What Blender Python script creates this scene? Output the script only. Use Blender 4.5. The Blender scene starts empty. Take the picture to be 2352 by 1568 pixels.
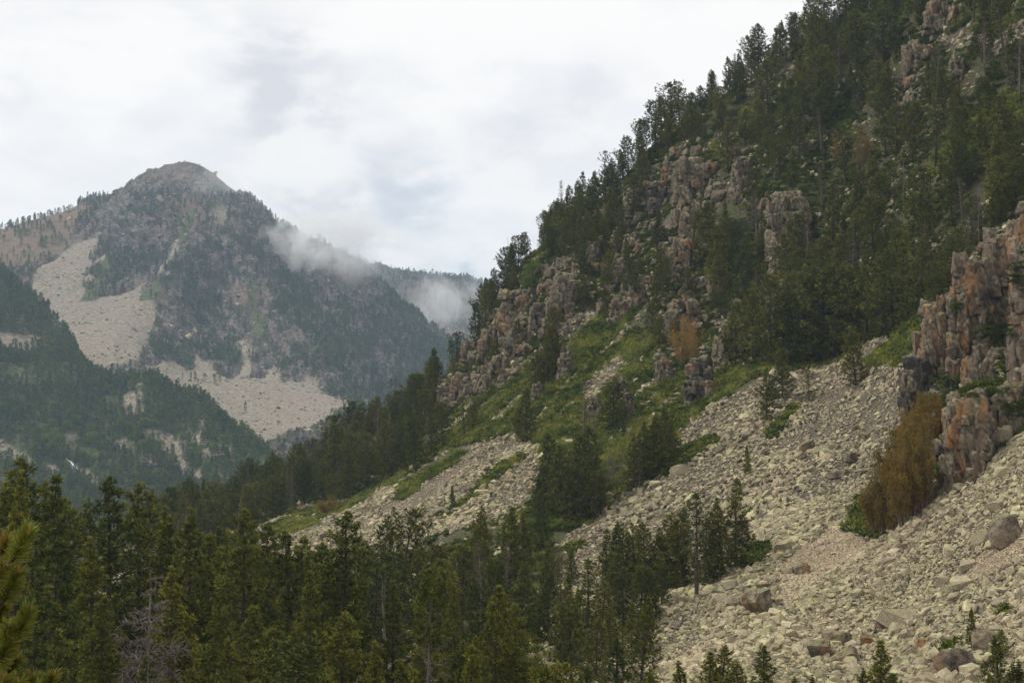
import bpy, bmesh, math, random
import numpy as np
from mathutils import Vector, Matrix

# ------------------------------------------------------------------ camera, sky, sun, exposure
SC = bpy.context.scene
COL = SC.collection
PW, PH = 2352.0, 1568.0                 # pixel frame used for reading positions off the photograph
FPX = PW / 36.0 * 50.0
PITCH = math.atan((940.0 - PH / 2) / FPX)
cam_d = bpy.data.cameras.new("camera")
cam = bpy.data.objects.new("camera", cam_d)
COL.objects.link(cam)
cam_d.lens = 50.0
cam_d.sensor_width = 36.0
cam_d.clip_start = 0.1
cam_d.clip_end = 8000.0
cam_d.dof.use_dof = True
cam_d.dof.focus_distance = 150.0
cam_d.dof.aperture_fstop = 20.0
cam.rotation_euler = (math.pi / 2 + PITCH, 0, 0)
SC.camera = cam

SUN_EL, SUN_AZ = math.radians(50), math.radians(-82)     # azimuth measured from +Y towards +X
sun_d = bpy.data.lights.new("sun", 'SUN')
sun_d.energy = 1.5
sun_d.angle = math.radians(10)
sun_d.color = (1.0, 0.95, 0.87)
sun = bpy.data.objects.new("sun", sun_d)
COL.objects.link(sun)
sdir = Vector((math.sin(SUN_AZ) * math.cos(SUN_EL), math.cos(SUN_AZ) * math.cos(SUN_EL), math.sin(SUN_EL)))
sun.rotation_euler = sdir.to_track_quat('Z', 'Y').to_euler()

world = bpy.data.worlds.new("World")
SC.world = world
world.use_nodes = True
SC.view_settings.view_transform = 'Standard'
SC.view_settings.look = 'None'
SC.view_settings.exposure = 0.66
SC.view_settings.gamma = 1.0
SC.view_settings.use_curve_mapping = False
SC.render.engine = 'CYCLES'
SC.cycles.use_denoising = True
SC.cycles.max_bounces = 8
SC.cycles.diffuse_bounces = 3
SC.cycles.glossy_bounces = 1
SC.cycles.transmission_bounces = 2
SC.cycles.transparent_max_bounces = 6
SC.cycles.volume_bounces = 6
SC.cycles.use_adaptive_sampling = True
SC.cycles.adaptive_threshold = 0.012
SC.cycles.caustics_reflective = False
SC.cycles.caustics_refractive = False


class NT:
    """small wrapper for building node trees"""
    def __init__(self, tree):
        self.t = tree
        tree.nodes.clear()

    def n(self, kind, ins=None, **props):
        nd = self.t.nodes.new(kind)
        for k, v in props.items():
            setattr(nd, k, v)
        for k, v in (ins or {}).items():
            s = nd.inputs[k]
            if isinstance(v, bpy.types.NodeSocket):
                self.t.links.new(v, s)
            else:
                if s.type == 'RGBA' and len(v) == 3:
                    v = tuple(v) + (1.0,)
                s.default_value = v
        return nd

    def math(self, op, a, b=0.0, clamp=False):
        nd = self.n('ShaderNodeMath', {0: a, 1: b}, operation=op)
        nd.use_clamp = clamp
        return nd.outputs[0]

    def mix(self, fac, a, b, blend='MIX'):
        nd = self.t.nodes.new('ShaderNodeMix')
        nd.data_type = 'RGBA'
        nd.blend_type = blend
        for i, v in ((0, fac), (6, a), (7, b)):
            if isinstance(v, bpy.types.NodeSocket):
                self.t.links.new(v, nd.inputs[i])
            else:
                nd.inputs[i].default_value = v if i == 0 else (tuple(v) + (1.0,))[:4]
        return nd.outputs[2]

    def noise(self, vec, scale, detail=4.0, rough=0.55, dist=0.0):
        nd = self.n('ShaderNodeTexNoise', {'Scale': scale, 'Detail': detail, 'Roughness': rough, 'Distortion': dist})
        if vec is not None:
            self.t.links.new(vec, nd.inputs['Vector'])
        return nd.outputs['Fac']

    def ramp(self, fac, lo, hi):
        nd = self.n('ShaderNodeMapRange', {'Value': fac, 'From Min': lo, 'From Max': hi})
        nd.interpolation_type = 'SMOOTHSTEP'
        return nd.outputs[0]


def pix_ray(u, v):
    """(x/Y, z/Y) of the view ray through a photograph pixel"""
    u = np.asarray(u, float)
    v = np.asarray(v, float)
    up = PH / 2 - v
    yy = FPX * math.cos(PITCH) - up * math.sin(PITCH)
    zz = FPX * math.sin(PITCH) + up * math.cos(PITCH)
    return (u - PW / 2) / yy, zz / yy


def to_pix(x, y, z):
    d = y * math.cos(PITCH) + z * math.sin(PITCH)
    up = -y * math.sin(PITCH) + z * math.cos(PITCH)
    d = np.maximum(d, 0.1)
    return PW / 2 + FPX * x / d, PH / 2 - FPX * up / d


def build_world():
    w = NT(world.node_tree)
    tc = w.n('ShaderNodeTexCoord')
    g = tc.outputs['Generated']
    sky = w.n('ShaderNodeTexSky', sky_type='NISHITA')
    sky.sun_disc = False
    sky.sun_elevation = SUN_EL
    sky.sun_rotation = SUN_AZ
    bg1 = w.n('ShaderNodeBackground', {'Color': sky.outputs[0], 'Strength': 0.075})
    sep = w.n('ShaderNodeSeparateXYZ', {0: g})
    # cloud layer seen in perspective: direction projected on a ceiling
    zz = w.math('ADD', w.math('MAXIMUM', sep.outputs[2], 0.0), 0.55)
    px = w.math('DIVIDE', sep.outputs[0], zz)
    py = w.math('DIVIDE', sep.outputs[1], zz)
    cv = w.n('ShaderNodeCombineXYZ', {0: px, 1: py, 2: w.math('MULTIPLY', sep.outputs[2], 1.9)}).outputs[0]
    n1 = w.noise(cv, 5.2, 7, 0.56, 0.25)
    n2 = w.noise(cv, 12.0, 6, 0.58, 0.2)
    n = w.math('ADD', w.math('MULTIPLY', n1, 0.68), w.math('MULTIPLY', n2, 0.32))

    # wrinkled direction so the hand-placed thin spots of the cloud have torn edges
    wob = w.n('ShaderNodeTexNoise', {'Vector': g, 'Scale': 9.0, 'Detail': 4.0})
    wv = w.n('ShaderNodeVectorMath', {0: wob.outputs['Color'], 1: (0.5, 0.5, 0.5)}, operation='SUBTRACT')
    wv2 = w.n('ShaderNodeVectorMath', {0: wv.outputs[0], 'Scale': 0.14}, operation='SCALE')
    gd = w.n('ShaderNodeVectorMath', {0: g, 1: wv2.outputs[0]}, operation='ADD').outputs[0]

    def blob(u, v, rad):
        a, e = pix_ray(u, v)
        d = Vector((float(a), 1.0, float(e))).normalized()
        ds = w.n('ShaderNodeVectorMath', {0: gd, 1: tuple(d)}, operation='DISTANCE').outputs['Value']
        return w.ramp(ds, rad, 0.0)
    grey = blob(640, 190, 0.085)
    for u, v, r, k in ((780, 200, .06, .8), (560, 330, .05, .5), (20, 240, .04, .5), (1390, 260, .05, .45),
                       (760, 480, .075, .9), (960, 430, .05, .7), (1180, 330, .06, .45)):
        grey = w.math('MAXIMUM', grey, w.math('MULTIPLY', blob(u, v, r), k))
    blue = blob(1075, 585, 0.032)
    for u, v, r, k in ((745, 425, .05, .34), (1000, 500, .05, .38), (960, 640, .045, .2), (1160, 440, .03, .3)):
        blue = w.math('MAXIMUM', blue, w.math('MULTIPLY', blob(u, v, r), k))
    white = w.mix(w.ramp(n, 0.34, 0.54), (0.594, 0.594, 0.602), (0.676, 0.664, 0.648))
    c1 = w.mix(w.math('MULTIPLY', grey, w.math('ADD', w.ramp(n2, 0.62, 0.36), 0.25), True), white, (0.482, 0.488, 0.515))
    bg2 = w.n('ShaderNodeBackground', {'Color': c1, 'Strength': 1.0})
    gap = w.math('MULTIPLY', blue, w.math('ADD', w.ramp(n2, 0.60, 0.40), 0.25), True)
    gap = w.math('MULTIPLY', gap, 0.85)
    mx = w.n('ShaderNodeMixShader', {0: gap, 1: bg2.outputs[0], 2: bg1.outputs[0]})
    w.n('ShaderNodeOutputWorld', {0: mx.outputs[0]})


build_world()

# ------------------------------------------------------------------ numeric helpers
RNG = np.random.default_rng(7)


def hash3(ix, iy, iz, seed=0):
    h = (ix.astype(np.int64) * 374761393 + iy.astype(np.int64) * 668265263 + iz.astype(np.int64) * 1440662683
         + seed * 974711) & 0xFFFFFFFF
    h = ((h ^ (h >> 13)) * 1274126177) & 0xFFFFFFFF
    h = ((h ^ (h >> 15)) * 2246822519) & 0xFFFFFFFF
    return ((h ^ (h >> 16)) & 0xFFFFFF) / float(0x1000000)


def vnoise(p, seed=0):
    i = np.floor(p).astype(np.int64)
    f = p - i
    f = f * f * (3 - 2 * f)
    r = 0
    for a in (0, 1):
        wa = f[:, 0] if a else 1 - f[:, 0]
        for b in (0, 1):
            wb = f[:, 1] if b else 1 - f[:, 1]
            for c in (0, 1):
                wc = f[:, 2] if c else 1 - f[:, 2]
                r = r + wa * wb * wc * hash3(i[:, 0] + a, i[:, 1] + b, i[:, 2] + c, seed)
    return r * 2 - 1


def fbm(p, octv=4, seed=0, gain=0.5):
    r, a = 0, 1.0
    for k in range(octv):
        r = r + a * vnoise(p * (2.03 ** k), seed + k * 17)
        a *= gain
    return r


def facets(p, seed=0, tilt=1.0):
    """stepped, tilted cells: returns a displacement about -1..1 and the crack strength 0..1"""
    i0 = np.floor(p).astype(np.int64)
    best = np.full(len(p), 9.0)
    second = np.full(len(p), 9.0)
    val = np.zeros(len(p))
    for a in (-1, 0, 1):
        for b in (-1, 0, 1):
            for c in (-1, 0, 1):
                ci = i0 + np.array((a, b, c))
                s = np.stack([ci[:, k] + hash3(ci[:, 0], ci[:, 1], ci[:, 2], seed + k + 1) for k in range(3)], 1)
                d = p - s
                q = (d * d).sum(1)
                r0 = hash3(ci[:, 0], ci[:, 1], ci[:, 2], seed + 5) * 2 - 1
                t = np.stack([hash3(ci[:, 0], ci[:, 1], ci[:, 2], seed + 6 + k) * 2 - 1 for k in range(3)], 1)
                vv = r0 * 0.6 + tilt * (t * d).sum(1)
                near = q < best
                second = np.where(near, best, np.minimum(second, q))
                val = np.where(near, vv, val)
                best = np.where(near, q, best)
    crack = np.clip(1 - (np.sqrt(second) - np.sqrt(best)) / 0.14, 0, 1)
    return val, crack


def in_poly(u, v, poly):
    c = np.zeros(len(u), bool)
    x0, y0 = poly[-1]
    for x1, y1 in poly:
        k = (y1 > v) != (y0 > v)
        if y1 != y0:
            c ^= k & (u < (x0 - x1) * (v - y1) / (y0 - y1) + x1)
        x0, y0 = x1, y1
    return c


def crop(ox, oy, sc, pts):
    """points read in an enlargement of the photograph -> photograph frame"""
    k = PW / 2500.0
    return [((ox + x / sc) * k, (oy + y / sc) * k) for x, y in pts]


def np_mesh(name, V, F, attrs=None, smooth=False):
    """V (n,3), F (m,k) or a list of such arrays"""
    me = bpy.data.meshes.new(name)
    Fs = F if isinstance(F, list) else [F]
    Fs = [np.asarray(f, np.int32) for f in Fs if len(f)]
    V = np.asarray(V, np.float32)
    nl = sum(f.size for f in Fs)
    npol = sum(len(f) for f in Fs)
    me.vertices.add(len(V))
    me.vertices.foreach_set('co', V.ravel())
    me.loops.add(nl)
    me.polygons.add(npol)
    me.loops.foreach_set('vertex_index', np.concatenate([f.ravel() for f in Fs]))
    tot = np.concatenate([np.full(len(f), f.shape[1], np.int32) for f in Fs])
    st = np.concatenate([[0], np.cumsum(tot)[:-1]]).astype(np.int32)
    me.polygons.foreach_set('loop_start', st)
    me.polygons.foreach_set('loop_total', tot)
    if smooth:
        me.polygons.foreach_set('use_smooth', np.ones(npol, bool))
    for k, a in (attrs or {}).items():
        a = np.asarray(a, np.float32)
        if a.ndim == 1:
            at = me.attributes.new(k, 'FLOAT', 'POINT')
            at.data.foreach_set('value', a)
        else:
            at = me.attributes.new(k, 'FLOAT_COLOR', 'POINT')
            at.data.foreach_set('color', np.concatenate([a, np.ones((len(a), 4 - a.shape[1]), np.float32)], 1).ravel())
    me.update(calc_edges=True)
    me.validate()
    return me


def link(name, me, mat=None, parent=None, **props):
    o = bpy.data.objects.new(name, me)
    COL.objects.link(o)
    if mat is not None and me is not None and not me.materials:
        me.materials.append(mat)
    if parent is not None:
        o.parent = parent
    for k, v in props.items():
        o[k] = v
    return o


class Tubes:
    """collects tapered tubes into one vertex / face list"""
    def __init__(self):
        self.V, self.F, self.n = [], [], 0

    def add(self, pts, rad, k=4):
        P = np.asarray(pts, float)
        m = len(P)
        T = np.gradient(P, axis=0)
        T /= np.linalg.norm(T, axis=1)[:, None] + 1e-9
        ref = np.array((0.31, 0.83, 0.17)) if abs(T[0, 2]) > 0.7 else np.array((0.05, 0.1, 1.0))
        A = np.cross(T, ref)
        A /= np.linalg.norm(A, axis=1)[:, None] + 1e-9
        B = np.cross(T, A)
        th = np.arange(k) / k * 2 * math.pi
        R = np.asarray(rad, float)[:, None, None]
        ring = P[:, None, :] + R * (np.cos(th)[None, :, None] * A[:, None, :] + np.sin(th)[None, :, None] * B[:, None, :])
        self.V.append(ring.reshape(-1, 3))
        i = np.arange(m - 1)[:, None] * k
        j = np.arange(k)[None, :]
        jn = (j + 1) % k
        q = np.stack([i + j, i + jn, i + k + jn, i + k + j], 2).reshape(-1, 4) + self.n
        self.F.append(q)
        self.n += m * k

    def mesh(self, name, smooth=True):
        return np_mesh(name, np.concatenate(self.V), np.concatenate(self.F), smooth=smooth)


# ------------------------------------------------------------------ materials
def material(name):
    m = bpy.data.materials.new(name)
    m.use_nodes = True
    return m, NT(m.node_tree)


def finish(t, color, rough=0.9, bump=None, strength=0.5, dist=0.1, spec=0.2, trans=None):
    ins = {'Base Color': color, 'Roughness': rough, 'Specular IOR Level': spec}
    if bump is not None:
        ins['Normal'] = t.n('ShaderNodeBump', {'Height': bump, 'Strength': strength, 'Distance': dist}).outputs[0]
    b = t.n('ShaderNodeBsdfPrincipled', ins)
    out = b.outputs[0]
    if trans is not None:
        tr = t.n('ShaderNodeBsdfTranslucent', {'Color': color})
        out = t.n('ShaderNodeMixShader', {0: trans, 1: out, 2: tr.outputs[0]}).outputs[0]
    t.n('ShaderNodeOutputMaterial', {0: out})


def attr(t, name, kind='GEOMETRY', out='Fac'):
    return t.n('ShaderNodeAttribute', attribute_name=name, attribute_type=kind).outputs[out]


def zones(t, name='zone'):
    c = t.n('ShaderNodeSeparateColor', {0: attr(t, name, out='Color')})
    return c.outputs[0], c.outputs[1], c.outputs[2]


def mat_foliage(name, dark, light, tip, trans=0.12, var=0.5, ground=False):
    """leaf colour by tuft (attribute), by tree (object random) and at the new shoots, which on pines also carry painted-in highlights"""
    m, t = material(name)
    tint = attr(t, 'tint')
    tp = attr(t, 'tip')
    rnd = t.n('ShaderNodeObjectInfo').outputs['Random']
    c = t.mix(tint, dark, light)
    c = t.mix(t.math('MULTIPLY', tp, 0.8), c, tip)
    if ground:
        ps = t.n('ShaderNodeNewGeometry').outputs['Position']
        gn = t.noise(ps, 0.22, 4, .6)
        c = t.mix(1.0, c, t.mix(t.ramp(gn, .36, .64), (0.55, 0.66, 0.60), (1.45, 1.30, 1.25)), 'MULTIPLY')
    warm = t.mix(rnd, (0.68, 0.80, 0.80), (1.48, 1.36, 1.0))
    c = t.mix(var, c, t.mix(1.0, c, warm, 'MULTIPLY'))
    finish(t, c, 0.75, spec=0.15, trans=trans)
    return m


def mat_bark(name, a, b, scale=6.0):
    m, t = material(name)
    co = t.n('ShaderNodeTexCoord').outputs['Object']
    sv = t.n('ShaderNodeMapping', {0: co, 'Scale': (1, 1, 0.25)}).outputs[0]
    n = t.noise(sv, scale, 5, 0.6)
    finish(t, t.mix(t.ramp(n, 0.35, 0.65), a, b), 0.95, n, 0.6, 0.03)
    return m


def mat_stone():
    """scree stones and boulders; the attribute hue (0 lichen .. 1 pink) is carried by each stone"""
    m, t = material('scree_stone')
    geo = t.n('ShaderNodeNewGeometry')
    pos = geo.outputs['Position']
    hue = attr(t, 'hue', 'INSTANCER')
    val = attr(t, 'val', 'INSTANCER')
    return m, t, pos, hue, val


def stone_nodes(t, pos, hue, val, lich=1.0, scale=1.0):
    n_big = t.noise(pos, 0.16 * scale, 3, 0.5)
    n_mid = t.noise(pos, 1.6 * scale, 5, 0.6)
    n_fine = t.noise(pos, 9.0 * scale, 4, 0.6)
    base = t.mix(hue, (0.362, 0.328, 0.220), (0.378, 0.280, 0.212))
    grey = t.mix(t.ramp(n_fine, 0.3, 0.7), (0.19, 0.158, 0.115), base)
    lichen = t.mix(t.ramp(n_big, 0.35, 0.7), (0.410, 0.378, 0.200), (0.375, 0.382, 0.165))
    up = t.n('ShaderNodeSeparateXYZ', {0: t.n('ShaderNodeNewGeometry').outputs['Normal']}).outputs[2]
    lf = t.math('MULTIPLY', t.ramp(n_mid, 0.42, 0.62), t.ramp(up, 0.0, 0.8))
    lf = t.math('MULTIPLY', lf, t.math('SUBTRACT', lich, t.math('MULTIPLY', hue, 0.85)), True)
    c = t.mix(t.math('MULTIPLY', lf, 0.75), grey, lichen)
    c = t.mix(1.0, c, t.mix(val, (0.42, 0.40, 0.38), (1.42, 1.40, 1.36)), 'MULTIPLY')
    return c, n_mid, n_fine

# ------------------------------------------------------------------ terrain sheets
class Terrain:
    """height field over (azimuth, range) fitted to surveyed points: (pixel u, pixel v, range Y) or ('g', x/Y, Y, z)"""
    def __init__(self, pts, skyline=(), az=(-0.5, 0.5), naz=300, rng=(5, 400), nr=400, drop=0.05, tail=(), smooth=1e-4,
                 az_fine=None):
        A, L, E = [], [], []

        def put(a, y, e):
            A.append(a)
            L.append(math.log(y))
            E.append(e)
        for p in list(pts) + list(skyline):
            if p[0] == 'g':
                put(p[1], p[2], p[3] / p[2])
            else:
                a, e = pix_ray(p[0], p[1])
                put(float(a), p[2], float(e))
        for p in skyline:
            a, e = pix_ray(p[0], p[1])
            put(float(a), p[2] * 1.10, float(e) - drop * 0.55)
            put(float(a), p[2] * 1.32, float(e) - drop * 2.4)
        A, L, E = map(np.array, (A, L, E))
        self.ks = 3.0
        q = np.stack([A * self.ks, L], 1)
        n = len(q)
        K = self._phi(((q[:, None] - q[None]) ** 2).sum(2)) + np.eye(n) * smooth
        P = np.concatenate([np.ones((n, 1)), q], 1)
        M = np.block([[K, P], [P.T, np.zeros((3, 3))]])
        w = np.linalg.solve(M, np.concatenate([E, np.zeros(3)]))
        self.a = np.linspace(az[0], az[1], naz)
        self.l = np.linspace(math.log(rng[0]), math.log(rng[1]), nr)
        AA, LL = np.meshgrid(self.a, self.l)          # rows: range
        g = np.stack([AA.ravel() * self.ks, LL.ravel()], 1)
        out = np.empty(len(g))
        for s in range(0, len(g), 20000):
            gg = g[s:s + 20000]
            d = self._phi(((gg[:, None] - q[None]) ** 2).sum(2))
            out[s:s + 20000] = d @ w[:n] + w[n] + gg @ w[n + 1:]
        self.Y = np.exp(LL)
        self.X = AA * self.Y
        self.Z = out.reshape(LL.shape) * self.Y
        self.shape = LL.shape

    @staticmethod
    def _phi(r2):
        return 0.5 * r2 * np.log(r2 + 1e-12)

    def flat(self):
        return np.stack([self.X.ravel(), self.Y.ravel(), self.Z.ravel()], 1)

    def add(self, dz):
        self.Z = self.Z + dz.reshape(self.shape)

    def _ij(self, a, l):
        fi = (a - self.a[0]) / (self.a[1] - self.a[0])
        fj = (l - self.l[0]) / (self.l[1] - self.l[0])
        i = np.clip(np.floor(fi).astype(int), 0, len(self.a) - 2)
        j = np.clip(np.floor(fj).astype(int), 0, len(self.l) - 2)
        return i, j, np.clip(fi - i, 0, 1), np.clip(fj - j, 0, 1)

    def height(self, x, y, field=None):
        Z = self.Z if field is None else field
        x = np.asarray(x, float)
        y = np.asarray(y, float)
        i, j, u, v = self._ij(x / y, np.log(y))
        return (Z[j, i] * (1 - u) * (1 - v) + Z[j, i + 1] * u * (1 - v) + Z[j + 1, i] * (1 - u) * v + Z[j + 1, i + 1] * u * v)

    def normal(self, x, y, h=1.0):
        zx = (self.height(x + h, y) - self.height(x - h, y)) / (2 * h)
        zy = (self.height(x, y + h) - self.height(x, y - h)) / (2 * h)
        n = np.stack([-zx, -zy, np.ones_like(zx)], -1)
        return n / np.linalg.norm(n, axis=-1)[..., None]

    def hit(self, u, v):
        """first ground point under the pixels; range nan where the ray misses"""
        u = np.atleast_1d(np.asarray(u, float))
        v = np.atleast_1d(np.asarray(v, float))
        a, e = pix_ray(u, v)
        res = np.full((len(u), 3), np.nan)
        for k in range(len(u)):
            i, _, f, _ = self._ij(a[k:k + 1], np.array([self.l[0]]))
            el = (self.Z[:, i[0]] * (1 - f[0]) + self.Z[:, i[0] + 1] * f[0]) / np.exp(self.l)
            up = el >= e[k]
            if up.any():
                j = int(np.argmax(up))
                if j > 0:
                    t = (e[k] - el[j - 1]) / (el[j] - el[j - 1] + 1e-12)
                    y = math.exp(self.l[j - 1] * (1 - t) + self.l[j] * t)
                    res[k] = (a[k] * y, y, e[k] * y)
        return res

    def visible(self, x, y, z, slack=0.3):
        """is the point seen from the camera over this ground (trees ignored)"""
        a = x / y
        i, j, f, _ = self._ij(a, np.log(y))
        emax = np.maximum.accumulate(self.Z / self.Y, axis=0)
        return (z + slack) / y >= emax[np.maximum(j - 1, 0), i] - 1e-5

    def mesh(self, name, mat, attrs=None, kind='structure'):
        nr, na = self.shape
        i = np.arange(nr - 1)[:, None] * na
        j = np.arange(na - 1)[None]
        F = np.stack([i + j, i + j + 1, i + na + j + 1, i + na + j], 2).reshape(-1, 4)
        me = np_mesh(name, self.flat(), F, attrs, smooth=True)
        return link(name, me, mat, kind=kind)


# ---- zones of the hillside, read off the photograph (pixel frame) and stored on the ground they lie on
Z_SCREE = [
    [(1240, 1568), (1250, 1290), (1330, 1200), (1420, 1140), (1500, 1100), (1570, 1040), (1560, 990), (1640, 930),
     (1740, 870), (1860, 850), (1950, 830), (2000, 790), (2060, 800), (2090, 850), (2080, 950), (2130, 1100), (2200, 1110),
     (2352, 965), (2600, 800), (2600, 1800), (1240, 1800)],
    [(590, 1215), (690, 1165), (790, 1150), (900, 1100), (1010, 1050), (1170, 995), (1240, 1020), (1240, 1090), (1215, 1160),
     (1150, 1190), (1000, 1230), (900, 1330), (700, 1330), (600, 1260)],
    [(805, 985), (870, 935), (890, 930), (875, 965), (815, 1000)],
    [(1338, 898), (1366, 860), (1425, 818), (1440, 832), (1408, 874), (1370, 912), (1342, 916)],
    [(1268, 914), (1308, 872), (1345, 838), (1349, 845), (1315, 878), (1276, 917)],
    [(1274, 955), (1313, 919), (1318, 926), (1282, 958)],
    [(1370, 818), (1412, 778), (1418, 785), (1376, 822)],
    [(1126, 968), (1196, 902), (1206, 908), (1138, 974)],
    [(1448, 908), (1528, 850), (1538, 858), (1460, 914)],
    [(1178, 1004), (1256, 930), (1267, 938), (1190, 1010)],
    [(1400, 790), (1440, 745), (1447, 752), (1410, 796)],
    [(2150, 100), (2352, 40), (2500, -20), (2500, 60), (2352, 88), (2290, 125)],
    [(1960, 850), (1990, 790), (2040, 770), (2050, 800), (2000, 850)],
    [(1250, 1080), (1330, 1060), (1420, 1050), (1440, 1120), (1350, 1180), (1260, 1160)],
    crop(1050, 300, 3.136, [(1480, 540), (1560, 470), (1640, 440), (1600, 560), (1680, 620), (1560, 720), (1430, 830), (1440, 700)]),
]
Z_GREEN = [
    [(880, 1125), (900, 1080), (1000, 1015), (1080, 955), (1180, 880), (1240, 820), (1380, 720), (1450, 690), (1450, 760), (1480, 800),
     (1560, 860), (1640, 840), (1750, 830), (1790, 842), (1720, 868), (1640, 925), (1565, 990), (1510, 1075), (1420, 1130),
     (1280, 1180), (1245, 1100), (1240, 1020), (1170, 992), (1000, 1050)],
    crop(750, 1100, 2.766, [(580, 330), (640, 220), (830, 120), (1000, 10), (1100, 20), (960, 120), (830, 210), (700, 290), (620, 335)]),
    crop(750, 1100, 2.766, [(870, 460), (1000, 370), (1150, 250), (1300, 100), (1440, 0), (1480, 40), (1330, 160), (1170, 290), (1030, 390), (930, 460)]),
    [(1990, 835), (2090, 735), (2130, 760), (2080, 830), (2010, 850)],
    [(2150, 330), (2300, 225), (2352, 190), (2352, 250), (2280, 330), (2190, 400), (2130, 420)],
    [(2250, 75), (2352, 20), (2500, -80), (2500, -20), (2352, 40), (2280, 85)],
    crop(1350, 1000, 3.137, [(780, 490), (900, 390), (1040, 270), (1230, 200), (1260, 250), (1060, 380), (950, 470), (850, 500)]),
    crop(1350, 1000, 3.137, [(260, 890), (310, 780), (480, 680), (560, 690), (460, 760), (330, 860)]),
    crop(1350, 1000, 3.137, [(0, 1180), (60, 1080), (180, 1010), (240, 1020), (150, 1120), (60, 1180)]),
    crop(1350, 1000, 3.137, [(1480, 1150), (1560, 1040), (1690, 1000), (1720, 1090), (1600, 1170), (1520, 1230)]),
    crop(1650, 550, 2.613, [(560, 1330), (640, 1260), (740, 1140), (790, 1160), (680, 1290), (610, 1360)]),
    crop(1650, 1067, 2.613, [(1650, 1385), (1720, 1310), (1830, 1290), (1760, 1370)]),
    crop(1650, 1067, 2.613, [(2050, 1130), (2100, 1080), (2170, 1075), (2100, 1130)]),
    crop(1650, 1067, 2.613, [(1080, 610), (1160, 400), (1240, 360), (1290, 560), (1380, 600), (1300, 650)]),
    [(2100, 700), (2190, 590), (2240, 560), (2300, 440), (2420, 380), (2420, 560), (2250, 640), (2160, 720)],
    [(600, 1215), (680, 1175), (800, 1150), (880, 1100), (900, 1110), (820, 1165), (720, 1205), (640, 1230)],
]
Z_GRAVEL = [
    crop(1650, 1067, 2.613, [(640, 980), (700, 800), (900, 620), (1080, 500), (1280, 640), (1160, 760), (980, 860), (800, 1010), (660, 1080)]),
    crop(1650, 1067, 2.613, [(1830, 860), (1980, 740), (2240, 590), (2300, 700), (2080, 850), (1900, 920)]),
    crop(750, 1100, 2.766, [(440, 430), (700, 300), (900, 180), (1080, 60), (1180, 20), (1100, 110), (900, 270), (700, 390), (520, 470)]),
    crop(1650, 550, 2.613, [(880, 1110), (1000, 990), (1110, 850), (1330, 740), (1240, 980), (1090, 1080), (920, 1180)]),
]
Z_ROCK = [
    [(1005, 945), (1045, 800), (1100, 745), (1180, 670), (1250, 610), (1330, 600), (1420, 640), (1440, 690), (1370, 720), (1300, 760), (1210, 840), (1120, 900), (1030, 950)],
    [(1320, 640), (1420, 520), (1490, 410), (1530, 350), (1620, 345), (1660, 420), (1640, 520), (1610, 640), (1640, 720), (1600, 760), (1500, 680), (1430, 710)],
    [(1740, 480), (1850, 440), (1840, 560), (1790, 630), (1750, 570)],
    [(1500, 860), (1550, 690), (1620, 680), (1610, 770), (1545, 870)],
    [(2050, 300), (2060, 200), (2120, 90), (2160, 0), (2230, 0), (2150, 110), (2120, 290)],
    [(1640, 840), (1650, 740), (1700, 700), (1715, 830)],
    [(1680, 350), (1730, 340), (1740, 460), (1690, 470)],
    [(2080, 900), (2090, 800), (2150, 700), (2220, 590), (2300, 480), (2420, 420), (2420, 950), (2280, 1050), (2190, 1110), (2150, 1080)],
]


Z_STRIP = Z_SCREE[3:11]


def zone_mask(polys, P, warp=9.0, seed=3, wl=9.0):
    u, v = to_pix(P[:, 0], P[:, 1], P[:, 2])
    u = u + warp * fbm(P / wl, 3, seed)
    v = v + warp * fbm(P / wl, 3, seed + 50)
    m = np.zeros(len(P), bool)
    for p in polys:
        m |= in_poly(u, v, p)
    return m


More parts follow.
